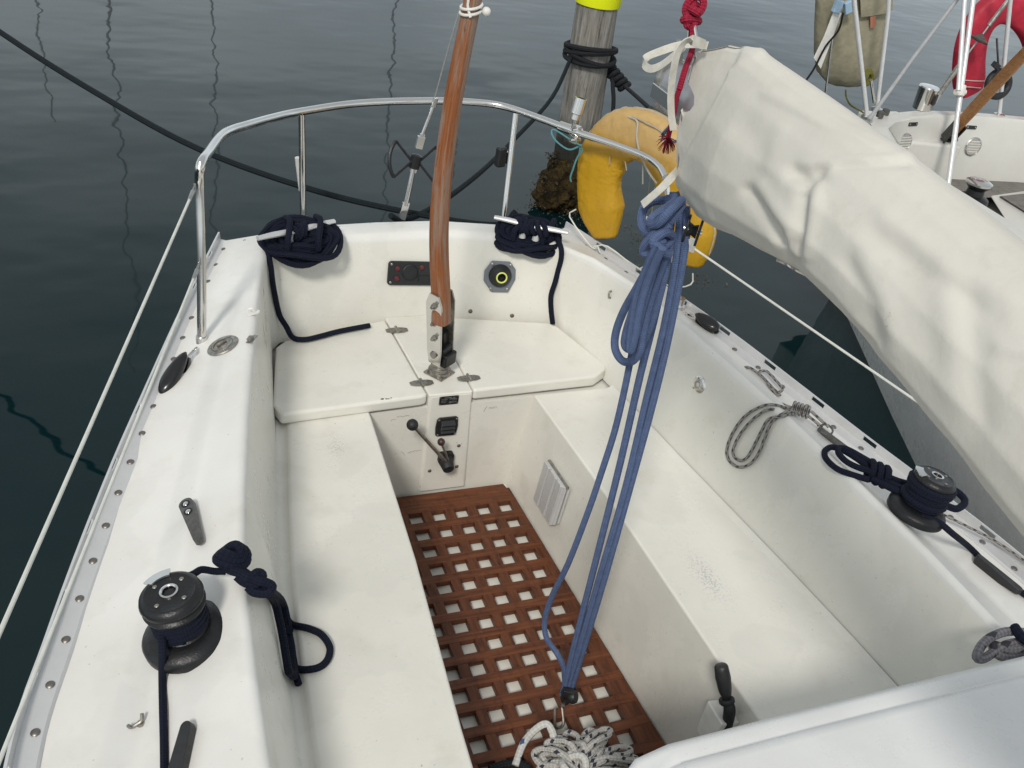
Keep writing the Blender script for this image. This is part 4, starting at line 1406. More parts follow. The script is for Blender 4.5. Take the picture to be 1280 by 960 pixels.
# blocks
def mblock(c, axis, across, s, name, parent):
    zz = V(axis).normalized(); Mt = frame(c, zz, across)
    Mr = Mt @ Matrix.Rotation(PI / 2, 4, 'X')
    o = None
    for sg in (-1, 1):
        mb = MB()
        poly = [(s * .62 * math.cos(a), s * 1.05 * math.sin(a)) for a in [2 * PI * k / 20 for k in range(20)]]
        mb.loft([[Mt @ V((a, sg * .015 - .003, c_)) for a, c_ in poly], [Mt @ V((a, sg * .015 + .003, c_)) for a, c_ in poly]])
        if o is None: o = mb.build(name, M['black'], parent, bevel=.0015)
        else: mb.build('cheek', M['black'], o, bevel=.0015)
    mb = MB(); mb.lathe([(s * .5, -.011), (s * .36, 0), (s * .5, .011)], Mt @ Matrix.Rotation(PI / 2, 4, 'X'), 20); mb.build('sheave', M['rubber'], o)
    mb = MB(); mb.tube([Mt @ V((0, -.022, 0)), Mt @ V((0, .022, 0))], .006, 10); mb.box((.012, .036, .03), Mt, (0, 0, -s * 1.05)); mb.build('axle_strap', M['steel'], o)
    return o
lowb = mblock(U(711, 868, x=.02), (.08, .02, 1), (.5, -.8, 0), .030, 'lower_block', ms)
upb = mblock(U(866, 288, x=.085), (.05, -.02, 1), C - U(866, 288, x=.085), .034, 'upper_block', ms)
b = MB()
kk = U(716, 871, x=.02)
b.lathe([(.018, -.012), (.022, 0), (.018, .012)], frame(kk, (.6, -.5, .4)), 16); b.box((.034, .022, .026), frame(kk + V((-.016, .01, .012)), (.2, 0, 1), (1, -.4, 0)))
b.build('cam_jammer', M['black'], lowb, bevel=.003)
b = MB()
e0 = U(698, 884, x=-.0); e1_ = U(699, 906, x=-.006)
b.tube([e0 + V((.012, 0, 0)), e1_ + V((.014, 0, 0)), e1_ + V((0, 0, -.016)), e1_ + V((-.014, 0, 0)), e0 + V((-.012, 0, 0))], .0045, 8, 4)
b.build('shackle', M['dsteel'], lowb)

# white flecked coil on the grating at the foot of the tackle
wc_ = thing('coiled_line', U(712, 940, z=.05), 'heap of white rope with dark flecks on the grating at the foot of the mainsheet', 'rope')
b = MB()
b.tube([U(644, 957, z=.03), U(654, 930, z=.06), U(668, 913, z=.10), U(682, 905, z=.12), U(690, 914, z=.11), U(695, 930, z=.09), U(715, 950, z=.07), U(730, 975, z=.05)], .0112, 10, 5)
b.build('rope_end', M['whiteblue'], wc_)
rnd = random.Random(3)
b = MB()
for k in range(19):
    a = -.62 + k * .19 + rnd.uniform(-.10, .10)
    r0 = interp([(-.7, .15), (.3, .15), (.9, .105), (1.6, .075), (2.2, .085), (3.0, .115)], a) + rnd.uniform(-.02, .018)
    c0 = U(714 + rnd.uniform(-9, 9), 975 + rnd.uniform(-7, 7), z=.03)
    out = V((math.cos(a), math.sin(a), 0))
    side = V((-math.sin(a), math.cos(a), 0)) * rnd.uniform(.012, .030)
    z = .018 + .050 * rnd.random(); tw = rnd.uniform(-.02, .02)
    pts = [c0 - side * .4 + V((0, 0, .06)), c0 + out * r0 * .5 - side * .9 + V((0, 0, z + .035)), c0 + out * r0 - side * .9 + V((tw, tw, z + .012)), c0 + out * (r0 + .024) + V((tw, tw, z)), c0 + out * r0 + side + V((tw, 0, z - .004)), c0 + out * r0 * .5 + side * .7 + V((0, 0, z + .012)), c0 + V((0, 0, .02))]
    b.tube(pts, .0094, 9, 5)
b.build('coil', M['whitebraid'], wc_)
b = MB()
c0 = U(716, 962, z=.10)
b.tube([c0 + V((math.cos(a) * .045, math.sin(a) * .045, .012 * math.sin(a * 2))) for a in [2 * PI * k / 14 for k in range(14)]], .011, 10, 3, True)
b.tube([c0 + V((math.cos(a) * .034, math.sin(a) * .034, .016 + .012 * math.sin(a * 2 + 1))) for a in [2 * PI * k / 14 for k in range(14)]], .011, 10, 3, True)
b.build('wrap', M['whiteblue'], wc_)
# black mesh tail beside it
bl = thing('black_rope_end', U(640, 962, z=.02), 'end of black rope lying on the grating beside the white heap', 'rope')
b = MB(); b.tube([U(612, 962, z=.012), U(632, 956, z=.016), U(655, 957, z=.016), U(668, 975, z=.013), U(680, 1010, z=.012)], .013, 10, 5); b.build('strand', M['blackrope'], bl)

# ================================================================== ROPES ON DECK
def rope_thing(name, label, pts_list, mat, r, group=None, cat='rope', n=5, names=None):
    root = thing(name, pts_list[0][0], label, cat, group)
    for i, pts in enumerate(pts_list):
        mb = MB(); mb.tube(pts, r, 9, n); mb.build((names[i] if names else 'strand'), M[mat], root)
    return root

# coil helper: many turns hung over a cleat
def coil_turns(mb, c, e1, e2, nrm, ra, rb, turns, r, jitter=.10, seed=1, sag=0.0):
    q = random.Random(seed)
    for k in range(turns):
        f = k / max(1, turns - 1)
        a_, b_ = ra * (1 - .62 * f + q.uniform(-jitter, jitter) * .45), rb * (1 - .80 * f + q.uniform(-jitter, jitter) * .4)
        o = nrm * (.006 + math.sin(f * 2.6) * r * 1.5 + q.uniform(0, r) * .8) + e1 * q.uniform(-.01, .01) + e2 * q.uniform(-.01, .008)
        ph = q.uniform(0, 6)
        pts = []
        tl = q.uniform(-.20, .20) * (1.3 - f) ; sk = q.uniform(-.5, .5)
        for j in range(18):
            t_ = 2 * PI * j / 18
            pts.append(c + o + e1 * (a_ * math.cos(t_) + sk * .02 * math.sin(2 * t_)) + e2 * (b_ * math.sin(t_) + .012 * math.cos(3 * t_ + ph) * (1 - f * .5)) + nrm * (.010 * math.sin(2 * t_ + ph) + tl * b_ * math.sin(t_)))
        mb.tube(pts, r, 8, 2, True)

# left stern coil
mid, dC = hcL
rt = thing('mooring_rope', mid, 'navy mooring rope coiled on the left stern cleat, tail hanging down to the locker lid', 'rope', 'navy ropes coiled on the stern cleats')
b = MB()
cc_ = U(375, 302, z=.80)
e1 = (U(422, 299, z=.80) - U(328, 303, z=.80)).normalized()
nr = V((-.02, -.62, .80)).normalized(); nr = (nr - e1 * nr.dot(e1)).normalized(); e2 = nr.cross(e1)
coil_turns(b, cc_, e1, e2, nr, .142, .090, 15, .0112, .12, 5)
b.build('coil', M['navy'], rt)
b = MB()
for s_, o_ in ((-.060, 0), (.052, 0)):
    q0 = cc_ + e1 * s_ + nr * .05
    b.tube([q0 - e2 * .055 + nr * -.01, q0 - e2 * .03 + nr * .028, q0 + e1 * .01 + e2 * .01 + nr * .034, q0 + e1 * .02 + e2 * .055 + nr * .02, q0 + e1 * .015 + e2 * .085 + nr * -.02], .0115, 8, 4)
mb_, db_ = hcL
for k in range(4):
    o_ = mb_ + db_ * (-.020 + k * .017)
    b.tube([o_ + (V((0, 0, 1)) * math.cos(a) + db_.cross(V((0, 0, 1))) * math.sin(a)) * (.020 + .003 * (k % 2)) + db_ * .014 * math.sin(a + k) + V((0, 0, -.010)) for a in [2 * PI * j / 12 for j in range(12)]], .0112, 8, 2, True)
b.build('frapping_turn', M['navy'], rt)
w4 = [hit(px, py, .012)[0] for px, py in ((334, 332), (337, 352), (341, 374), (346, 394))]
tail = [cc_ - e1 * .128 + nr * .02 - e2 * .02] + w4 + [w4[-1].lerp(U(366, 422, z=.474), .5)] + [U(px, py, z=.474) for px, py in ((366, 422), (381, 424.5), (400, 420.5), (425, 414), (462, 407))]
b = MB(); b.tube(tail, .0105, 9, 4); b.build('tail', M['navy'], rt)

# right stern coil
mid, dC = hcR
rt = thing('mooring_rope', mid, 'navy mooring rope bundled on the right stern cleat, tail running down the cockpit corner', 'rope', 'navy ropes coiled on the stern cleats')
b = MB()
cc_ = U(660, 292, z=.79)
e1 = (U(700, 298, z=.79) - U(622, 288, z=.79)).normalized()
nr = V((-.05, -.66, .76)).normalized(); nr = (nr - e1 * nr.dot(e1)).normalized(); e2 = nr.cross(e1)
coil_turns(b, cc_ - e2 * .012, e1, e2, nr, .128, .078, 15, .0112, .16, 11)
b.build('coil', M['navy'], rt)
b = MB()
for s_, w_ in ((-.06, .8), (.058, .8)):
    q0 = cc_ + e1 * s_ + nr * .045
    b.tube([q0 - e2 * .065 * w_ - nr * .015, q0 - e2 * .03 * w_ + nr * .022, q0 + e1 * .02 + nr * .03, q0 + e1 * .035 + e2 * .045 * w_ + nr * .02, q0 + e1 * .04 + e2 * .07 * w_ - nr * .01], .0115, 8, 4)
mb_, db_ = hcR
for k in range(7):
    o_ = mb_ + db_ * (-.050 + k * .017)
    b.tube([o_ + (V((0, 0, 1)) * math.cos(a) + db_.cross(V((0, 0, 1))) * math.sin(a)) * (.021 + .003 * (k % 2)) + db_ * .014 * math.sin(a + k) + V((0, 0, -.010)) for a in [2 * PI * j / 12 for j in range(12)]], .0112, 8, 2, True)
b.build('frapping_turn', M['navy'], rt)
tail = [cc_ + e1 * .11 + nr * .02] + [hit(px, py, .012)[0] for px, py in ((703, 308), (704, 322), (700, 338), (695, 352), (690, 368), (690, 385), (692, 403))]
b = MB(); b.tube(tail, .0110, 9, 4); b.build('tail', M['navy'], rt)

# left winch rope: from forward, turns on the drum, knot on the coaming, bight hanging
wr = thing('sheet_rope', wL @ V((0, 0, .04)), 'navy sheet with turns on the left winch and a knotted bundle over the coaming', 'rope')
b = MB(); k_ = 1.03
for q in range(4):
    zz_ = (.052 + q * .0135) * k_
    b.tube([wL @ V((.0545 * k_ * math.cos(a), .0545 * k_ * math.sin(a), zz_ + .0125 * k_ * a / (2 * PI))) for a in [2 * PI * j / 20 for j in range(21)]], .0082, 8, 1)
b.build('drum_turn', M['navy'], wr)
on = lambda px, py, o=.009: hit(px, py, o)[0]
t0 = wL @ V((-.0545 * k_, -.01, .055 * k_))
b = MB(); b.tube([wL @ V((.0, -.0545 * k_, .055 * k_)), wL @ V((-.040, -.040, .053 * k_)), U(203, 790, z=.77), U(203, 815, z=.745)] + [on(px, py) for px, py in ((206, 850), (207, 890), (208, 930), (209, 1000))], .0088, 9, 4)
b.build('lead', M['navy'], wr)
b = MB(); b.tube([wL @ V((.0, .06 * k_, .126 * k_)), wL @ V((.045 * k_, .058 * k_, .127 * k_)), U(252, 712, z=.82), U(268, 714, z=.805), U(282, 714, z=.805)], .0085, 9, 4)
b.build('tail', M['navy'], wr)
b = MB()
kc = U(290, 697, z=.825)
for q in range(3):
    r_ = .034 - .008 * q
    b.tube([kc + V((r_ * math.cos(a), .0 + r_ * .9 * math.sin(a), .010 * q + .006 * math.sin(2 * a))) for a in [2 * PI * j / 12 for j in range(12)]], .0115, 9, 2, True)
b.tube([U(px, py, z=z) for px, py, z in ((278, 705, .80), (288, 712, .82), (300, 716, .825), (312, 722, .82), (322, 716, .815), (328, 720, .81), (320, 730, .80), (306, 728, .80), (296, 720, .81))], .0115, 9, 4)
b.tube([U(px, py, z=z) for px, py, z in ((300, 712, .815), (318, 724, .815), (332, 728, .805), (340, 733, .795), (334, 741, .785), (318, 740, .785), (310, 733, .795))], .0115, 9, 4)
b.build('knot', M['navy'], wr)
def oncl(px, py, o=.014): return hit(px, py, o)[0]
b = MB()
for dx in (0, 10):
    b.tube([U(322 + dx * .6, 732, z=.79)] + [oncl(px + dx, py, .016) for px, py in ((334, 752), (341, 775), (346, 800), (350, 825), (353, 842))] + [oncl(360 + dx * .5, 846, .014)], .0105, 9, 4)
b.tube([oncl(353, 840), oncl(358, 848, .02), oncl(366, 838, .02), oncl(364, 815, .02), oncl(360, 795, .02), oncl(352, 790, .022)], .0105, 9, 4)
b.build('bundle', M['navy'], wr)
b = MB()
b.tube([U(334, 735, z=.79)] + [oncl(px, py, .011) for px, py in ((345, 752), (353, 772), (365, 784), (385, 789), (402, 797), (412, 813), (408, 830), (394, 839), (376, 838), (362, 828), (358, 812))], .0098, 9, 5)
b.build('hanging_bight', M['navy'], wr)
b = MB(); b.tube([oncl(362, 830, .012), oncl(366, 842, .012), oncl(371, 852, .012), oncl(373, 859, .012)], .0095, 9, 4); b.build('cut_end', M['navy'], wr)

# right winch rope
wr = thing('sheet_rope', wR @ V((0, 0, .04)), 'navy sheet with turns on the right winch and a hanked bundle lying aft', 'rope')
b = MB(); k_ = .92
for q in range(6):
    zz_ = (.046 + q * .014) * k_
    rr_ = .056 + (.010 if q in (1, 4) else 0) + (.012 if q == 5 else 0)
    b.tube([wR @ V((rr_ * k_ * math.cos(a), rr_ * k_ * math.sin(a), zz_ + .0125 * k_ * a / (2 * PI))) for a in [2 * PI * j / 20 for j in range(21)]], .0098, 8, 1)
b.build('drum_turn', M['navy'], wr)
dk = lambda px, py, o=.012: hit(px, py, o)[0]
b = MB()
b.tube([U(px, py, z=z) for px, py, z in ((1166, 604, .80), (1192, 612, .79), (1206, 626, .785), (1196, 636, .78), (1178, 630, .785), (1160, 622, .79))], .0110, 9, 5)
b.build('loose_turn', M['navy'], wr)
b = MB()
b.tube([U(1150, 645, z=.78), U(1172, 652, z=.77), U(1192, 668, z=.745)] + [dk(px, py) for px, py in ((1212, 690), (1232, 712), (1252, 728), (1290, 755))], .0098, 9, 4)
b.build('lead', M['navy'], wr)
b = MB()
for o_ in (0, 7, 13):
    b.tube([U(1140, 606 + o_, z=.80), U(1122, 601 + o_, z=.785), U(1105, 594 + o_ * .9, z=.775), U(1090, 588 + o_ * .8, z=.77)], .0105, 9, 4)
b.build('bundle', M['navy'], wr)
b = MB()
for q in range(3):
    kc = U(1088 + q * 9, 588 + q * 4, z=.775)
    b.tube([kc + V((.022 * math.cos(a) * .5, .022 * math.cos(a), .030 * math.sin(a))) for a in [2 * PI * j / 12 for j in range(12)]], .0105, 9, 2, True)
b.build('knot', M['navy'], wr)
b = MB()
b.tube([U(px, py, z=.775 + .004 * o) for px, py, o in ((1088, 586, 0), (1072, 574, 1), (1054, 563, 1), (1040, 559, 1), (1031, 564, 0), (1033, 574, 0), (1046, 586, 0), (1064, 593, 0), (1086, 600, 0))], .0098, 9, 5)
b.tube([U(px, py, z=.785) for px, py in ((1090, 590), (1074, 585), (1058, 577), (1048, 566), (1050, 560), (1060, 562), (1075, 570), (1092, 580))], .0098, 9, 5)
b.build('hanging_bight', M['navy'], wr)

# grey braided line hitched to the right toe rail, with its snap hook
gl = thing('braided_line', U(985, 510, z=.72), 'thin grey braided line looped and tied along the right toe rail', 'rope')
def dz(px, py, z=.70, o=0): return U(px, py, z=z)
b = MB()
b.tube([dz(px, py, .695) for px, py in ((1002, 512), (985, 508), (965, 498), (950, 484), (938, 470), (931, 460), (938, 460), (952, 470), (965, 484), (975, 494), (966, 488), (956, 474), (948, 466), (958, 464), (972, 478), (978, 487), (970, 492))], .0052, 8, 4)
b.build('hitched_turns', M['greybraid'], gl)
b = MB()
b.tube([dz(990, 512, .725)] + [hit(px, py, .010)[0] for px, py in ((968, 506), (950, 510), (932, 522), (918, 542), (911, 562), (914, 576), (926, 584), (940, 580), (951, 566), (959, 546), (968, 527), (982, 517))] + [dz(998, 516, .725)], .0052, 8, 4)
b.tube([dz(990, 514, .73)] + [hit(px, py, .011)[0] for px, py in ((966, 512), (952, 518), (938, 530), (926, 546), (919, 562), (921, 572), (930, 576), (938, 570), (946, 556), (955, 538), (964, 524), (982, 520))] + [dz(1000, 516, .725)], .0052, 8, 4)
b.build('loop', M['greybraid'], gl)
b = MB()
for q in range(5):
    kc = dz(992 + q * 4.5, 509 + q * 1.6, .722)
    b.tube([kc + V((.022 * math.cos(a) * .6, .022 * math.cos(a) * .7, .018 * math.sin(a))) for a in [2 * PI * j / 12 for j in range(12)]], .0054, 8, 2, True)
b.build('knot', M['greybraid'], gl)
b = MB(); b.tube([dz(1008, 518, .71), dz(1018, 526, .70), dz(1028, 534, .69)], .0052, 8, 3); b.tube([dz(1014, 514, .71), dz(1026, 525, .70), dz(1036, 534, .69)], .0052, 8, 3); b.build('lead', M['greybraid'], gl)
b = MB(); b.tube([dz(1024, 536, .685), dz(1034, 544, .685), dz(1046, 553, .685), dz(1060, 562, .685)], [.010, .012, .012, .009], 10, 3)
b.tube([dz(1022, 532, .69), dz(1034, 531, .69), dz(1041, 538, .69), dz(1036, 544, .69), dz(1026, 540, .69)], .0035, 8, 4)
b.build('snap_hook', M['cleatgrey'], gl)
# thin grey line along the right rail forward of the winch
g2 = thing('thin_braided_line', dz(1230, 668, .66), 'thin flecked line lying along the right toe rail forward of the winch', 'rope')
b = MB(); b.tube([dz(1172, 640, .66), dz(1205, 656, .655), dz(1240, 674, .65), dz(1265, 690, .645), dz(1300, 716, .64)], .0045, 8, 4); b.build('strand', M['greybraid'], g2)

# slate coil and navy fid at the right edge, by the cabin top
c2 = thing('coiled_line', U(1255, 805, z=.80), 'slate grey rope loops behind the cabin top at the right edge', 'rope')
b = MB()
b.tube([U(px, py, z=z) for px, py, z in ((1290, 792, .82), (1262, 789, .82), (1240, 796, .815), (1226, 808, .81), (1221, 822, .80), (1232, 822, .79), (1258, 806, .80), (1290, 800, .81))], .0115, 9, 5)
b.tube([U(px, py, z=z) for px, py, z in ((1290, 806, .80), (1262, 812, .79), (1242, 806, .80), (1246, 818, .79), (1262, 822, .78), (1290, 818, .78))], .0115, 9, 5)
b.build('loops', M['slategrey'], c2)
b = MB(); b.tube([U(1268, 783, z=.835), U(1276, 795, z=.835), U(1292, 806, z=.83), U(1310, 815, z=.83)], [.012, .0135, .0135], 10, 4); b.build('navy_end', M['navy'], c2)

# pulley blocks hanging from the post feet
def deck_block(pa, pb, z, label, loc_sh):
    a, c = pa, pb
    root = thing('pulley_block', (a + c) / 2, label, 'pulley', 'black pulley blocks at the rail post feet')
    d = (c - a); ln = d.length; d.normalize()
    Mt = frame(a + V((0, 0, .012)), (-.35, -.30, .85), d)     # local x along the block
    for s_, nm in ((-1, 'cheek'), (1, 'cheek')):
        mb = MB(); rg = []
        for zf, sf in ((.006, .94), (.016, 1.0), (.024, .88), (.029, .62)):
            poly = []
            for k in range(28):
                t_ = 2 * PI * k / 28
                xx = ln * (.5 - .5 * math.cos(t_)); w_ = .027 * math.sin(t_) * (0.72 + .5 * (xx / ln))
                poly.append(Mt @ V((ln * .5 + (xx - ln * .5) * sf, w_ * sf, s_ * zf)))
            rg.append(poly)
        mb.loft(rg)
        mb.build(nm, M['glossblack'], root, angle=60)
    mb = MB(); mb.lathe([(.026, -.009), (.02, 0), (.026, .009)], Mt @ Matrix.Translation((ln * .62, 0, 0)), 20); mb.build('sheave', M['rubber'], root)
    mb = MB(); e = a - d * .004
    mb.tube([e + d * .012, e - d * .018 + V((.008, 0, .006)), e - d * .034, e - d * .018 + V((-.008, 0, -.004)), e + d * .012], .0036, 8, 4)
    mb.tube([e - d * .026, loc_sh], .005, 8); mb.build('shackle', M['steel'], root)
    return root
deck_block(U(235, 447, z=.735), U(198, 489, z=.70), .70, 'black pulley block shackled to the left rail post foot, lying on the toe rail', U(246, 435, z=.735))
deck_block(U(868, 398, z=.70), U(897, 417, z=.69), .70, 'black pulley block lying in the right toe rail behind the blue ropes', U(856, 391, z=.69))

# ================================================================== MOORING PILE, WEED, LINES
PC = V((1.93, 3.36, 0))
def lean(z): return V((-.055 * z, -.03 * z, 0))
m, t, p = newmat('weathered_pile_wood')
n = noisen(t, 3.0, 8, .7, scl=(16, 16, 1.1)); r = ramp(t, n.outputs[0], [(.30, (.09, .082, .07)), (.48, (.215, .205, .185)), (.70, (.37, .355, .33))])
nb_ = noisen(t, 6.0, 6, .7); rb_ = ramp(t, nb_.outputs[0], [(.48, 0.), (.75, .6)])
c = mix(t, rb_.outputs[0], r.outputs[0], (.30, .265, .22))
ncr = noisen(t, 5.0, 6, .75, scl=(30, 30, 1.0)); rcr = ramp(t, ncr.outputs[0], [(.60, 0.), (.68, .85)])
c = mix(t, rcr.outputs[0], c, (.045, .038, .032))
tc = t.nodes.new('ShaderNodeTexCoord'); sp = t.nodes.new('ShaderNodeSeparateXYZ'); t.links.new(tc.outputs['Object'], sp.inputs[0])
nz = noisen(t, 7, 5, .7, scl=(3, 3, .5))
zz_ = math_(t, 'ADD', sp.outputs[2], math_(t, 'MULTIPLY', math_(t, 'SUBTRACT', nz.outputs[0], .5), .32))
wet = ramp(t, zz_, [(.16, 1.0), (.36, 0.0)])
c = mix(t, wet.outputs[0], c, (.020, .019, .015))
t.links.new(c, p.inputs['Base Color'])
p.inputs['Roughness'].default_value = .8
h_ = math_(t, 'ADD', n.outputs[0], math_(t, 'MULTIPLY', rcr.outputs[0], -.8))
bump(t, p, h_, .012, .9)
M['pile'] = m
pile = thing('mooring_pile', (PC.x, PC.y, WZ), 'weathered wooden mooring pile with yellow top band, dark weedy foot, black rope round it', 'mooring pile')
b = MB()
rings = []
for i in range(41):
    z = -1.3 + (1.45 + 1.3) * i / 40
    rr = .150 - .010 * (z + .3)
    rings.append([PC + lean(z) + V((0, 0, z)) + V((math.cos(a), math.sin(a), 0)) * rr * (1 + .035 * noise.noise(V((math.cos(a) * 1.6, math.sin(a) * 1.6, z * .8))) + .015 * noise.noise(V((math.cos(a) * 6, math.sin(a) * 6, z * 1.2)))) for a in [2 * PI * k / 48 for k in range(48)]])
b.loft(rings)
b.build('post', M['pile'], pile, angle=70)
b = MB()
b.lathe([(.146, 0), (.148, .004), (.146, .33), (.10, .37), (.001, .38)], Matrix.Translation(PC + lean(1.1) + V((0, 0, 1.068))), 40)
M['hiviz'] = simple('fluorescent_yellow_cap', (0.92, 0.98, 0.01), 0.5, 0, .05, 20)
b.build('yellow_cap', M['hiviz'], pile)

def leafy(name, mat, centers, parent, n, seed, s0=.008, s1=.022):
    q = random.Random(seed); mb = MB()
    for k in range(n):
        c_, rad = centers[q.randrange(len(centers))]
        d = V((q.gauss(0, 1), q.gauss(0, 1), q.gauss(0, .8)))
        if d.length < 1e-3: continue
        p_ = V(c_) + V((d.x * rad[0], d.y * rad[1], d.z * rad[2])) * .5
        u_ = V((q.uniform(-1, 1), q.uniform(-1, 1), q.uniform(-1.3, .4))).normalized(); w_ = u_.orthogonal().normalized()
        s_ = q.uniform(s0, s1)
        mb.poly([p_ - w_ * s_ * .35, p_ + u_ * s_ * .7 - w_ * s_ * .45, p_ + u_ * s_ * 1.6, p_ + u_ * s_ * .8 + w_ * s_ * .45])
    o = mb.build(name, mat, parent, weld=1e-7)
    o['kind'] = 'stuff'
    return o
M['weed'] = simple('brown_bladder_weed', (0.036, 0.025, 0.008), 0.7, 0, .6, 25, col2=(0.016, 0.012, 0.006))
M['weeddark'] = simple('dark_wet_weed', (0.050, 0.034, 0.010), 0.85, 0, .6, 16, .03, 45, (0.008, 0.006, 0.004), None, .15)
M['weed2'] = simple('olive_weed', (0.075, 0.055, 0.014), 0.6, 0, .6, 25, col2=(0.026, 0.020, 0.008))
cw = []
for k in range(26):
    a = random.uniform(PI * .85, PI * 2.1); z = random.uniform(-.36, .10)
    cw.append((PC + V((math.cos(a) * .165, math.sin(a) * .165, z)), (.035, .035, .06)))
for k in range(9):
    a = random.uniform(PI * 1.0, PI * 1.45); cw.append((PC + V((math.cos(a) * .24, math.sin(a) * .22, random.uniform(-.34, -.12))), (.045, .045, .06)))
b = MB()
for k in range(2):
    cz = PC + V((-.03 - .12 * k, -.06 - .06 * k, -.20 - .02 * k)); rx, rz = (.205, .27) if k == 0 else (.15, .13)
    b_r = []
    for i in range(13):
        ph = PI * i / 12
        b_r.append([cz + V((max(.002, math.sin(ph)) * rx * math.cos(a), max(.002, math.sin(ph)) * rx * math.sin(a), -rz * math.cos(ph))) * 1.0 + V((.03, .03, .03)) * noise.noise(V((math.cos(a) * 3, math.sin(a) * 3, i * .7 + k))) for a in [2 * PI * j / 26 for j in range(26)]])
    b.loft(b_r)
wm_ = b.build('weed_mat', M['weeddark'], pile, angle=180, sub=2)
tx_ = bpy.data.textures.new('weed_lumps', 'CLOUDS'); tx_.noise_scale = .05; tx_.noise_depth = 3
dm_ = wm_.modifiers.new('Displace', 'DISPLACE'); dm_.texture = tx_; dm_.strength = .09; dm_.mid_level = .5; dm_.texture_coords = 'GLOBAL'
leafy('seaweed', M['weed'], cw, pile, 1900, 4, .010, .022)
cw2 = [(PC + V((-.24, -.14, -.16)), (.10, .10, .08)), (PC + V((-.28, -.20, -.26)), (.12, .12, .07)), (PC + V((.02, -.30, -.26)), (.16, .14, .07)), (PC + V((-.1, -.34, -.28)), (.12, .12, .05))]
leafy('seaweed', M['weed2'], cw2, pile, 350, 6, .006, .012)
fw = thing('floating_weed', U(800, 318, z=WZ), 'brown weed floating on the water below the yellow horseshoe buoy', 'seaweed')
cf = [(U(px, py, z=WZ + .01), (.16, .16, .02)) for px, py in ((800, 300), (790, 285), (820, 310), (770, 322), (708, 300), (690, 285), (880, 350))]
leafy('fronds', M['weed2'], cf, fw, 260, 8, .006, .014)
fw['kind'] = 'stuff'

# black mooring rope round the pile
pr = thing('pile_rope', PC + lean(.74) + V((0, 0, .74)), 'black mooring rope wrapped round the wooden pile with a stack of hitches', 'rope')
b = MB()
def pturn(z, tilt, ph, r_=.166):
    return [PC + lean(z) + V((math.cos(a) * r_, math.sin(a) * r_, z + tilt * math.sin(a + ph))) for a in [2 * PI * k / 24 for k in range(24)]]
for z, tl_, ph in ((.765, .035, 2.8), (.745, -.03, 2.4), (.722, .010, 1.0), (.79, .028, 3.3)):
    b.tube(pturn(z, tl_, ph), .0155, 8, 2, True)
b.build('turns', M['blackrope'], pr)
b = MB()
hq = [UD(757 + k * 4.6, 80 + k * 5.4, 6.62) for k in range(6)]
for k, q in enumerate(hq):
    d = V((.55, -.1, -.8)).normalized(); e1 = d.orthogonal().normalized(); e2 = d.cross(e1)
    b.tube([q + (e1 * math.cos(a) + e2 * math.sin(a)) * .034 + d * .008 * math.sin(a * 2) for a in [2 * PI * j / 12 for j in range(12)]], .0165, 8, 2, True)
b.build('hitches', M['blackrope'], pr)
b = MB(); b.tube([hq[2], UD(766, 108, 6.6), UD(767, 125, 6.6), UD(765, 150, 6.65), UD(760, 175, 6.7)], .0145, 8, 4); b.build('tail', M['blackrope'], pr)
fairR = V((-.02, .96, .755))
b = MB()
w0 = PC + lean(.74) + V((-.155, -.05, .735))
lead = [w0, U(690, 122, y=2.75), U(645, 172, y=2.20), U(600, 216, y=1.66), U(545, 257, y=1.18), U(505, 275, y=.98), V((-.10, .93, .79))]
b.tube(lead, .0125, 8, 5); b.build('lead', M['darkline'], pr)
b = MB()
b.tube([hq[5], UD(795, 120, 6.0), UD(816, 139, 5.4)], .0125, 8, 4)
b.build('lead', M['blackrope'], pr)
b = MB(); b.tube([UD(814, 137, 5.45), UD(838, 154, 5.0), UD(870, 186, 4.55), U(960, 250, x=2.6)], .022, 10, 3); b.build('chafe_hose', M['rubber'], pr)

ml = thing('mooring_line', V((.3, .95, .78)), 'dark mooring line sagging across the water from the upper left to the stern', 'rope')
b = MB()
pts = [U(-170, -80, z=1.06), U(0, 40, z=.92), U(125, 119, z=.83), U(250, 187, z=.775), U(400, 240, z=.745), U(540, 271, z=.735), U(622, 281, z=.75), V((.44, .92, .80))]
b.tube(pts, .0135, 8, 6); b.build('strand', M['darkline'], ml)

ts = thing('turquoise_string', U(700, 178, y=1.0), 'thin turquoise string tied below the rail clamp, its loose tail hanging', 'string')
b = MB()
y_ = cp.y - .02
b.tube([U(px, py, y=y_ + o) for px, py, o in ((727, 181, 0), (712, 187, 0), (697, 178, .02), (690, 168, .04), (691, 162, .05), (700, 166, .03), (715, 176, .0), (726, 182, -.01))], .0036, 6, 4)
b.tube([U(px, py, y=y_ + o) for px, py, o in ((725, 183, 0), (728, 188, 0), (722, 196, 0), (716, 212, 0), (713, 222, 0), (714, 227, 0))], .0034, 6, 4)
b.tube([U(px, py, y=y_) for px, py in ((725, 183), (724, 192), (719, 204), (716, 214))], .0030, 6, 4)
b.build('strand', M['turq'], ts)

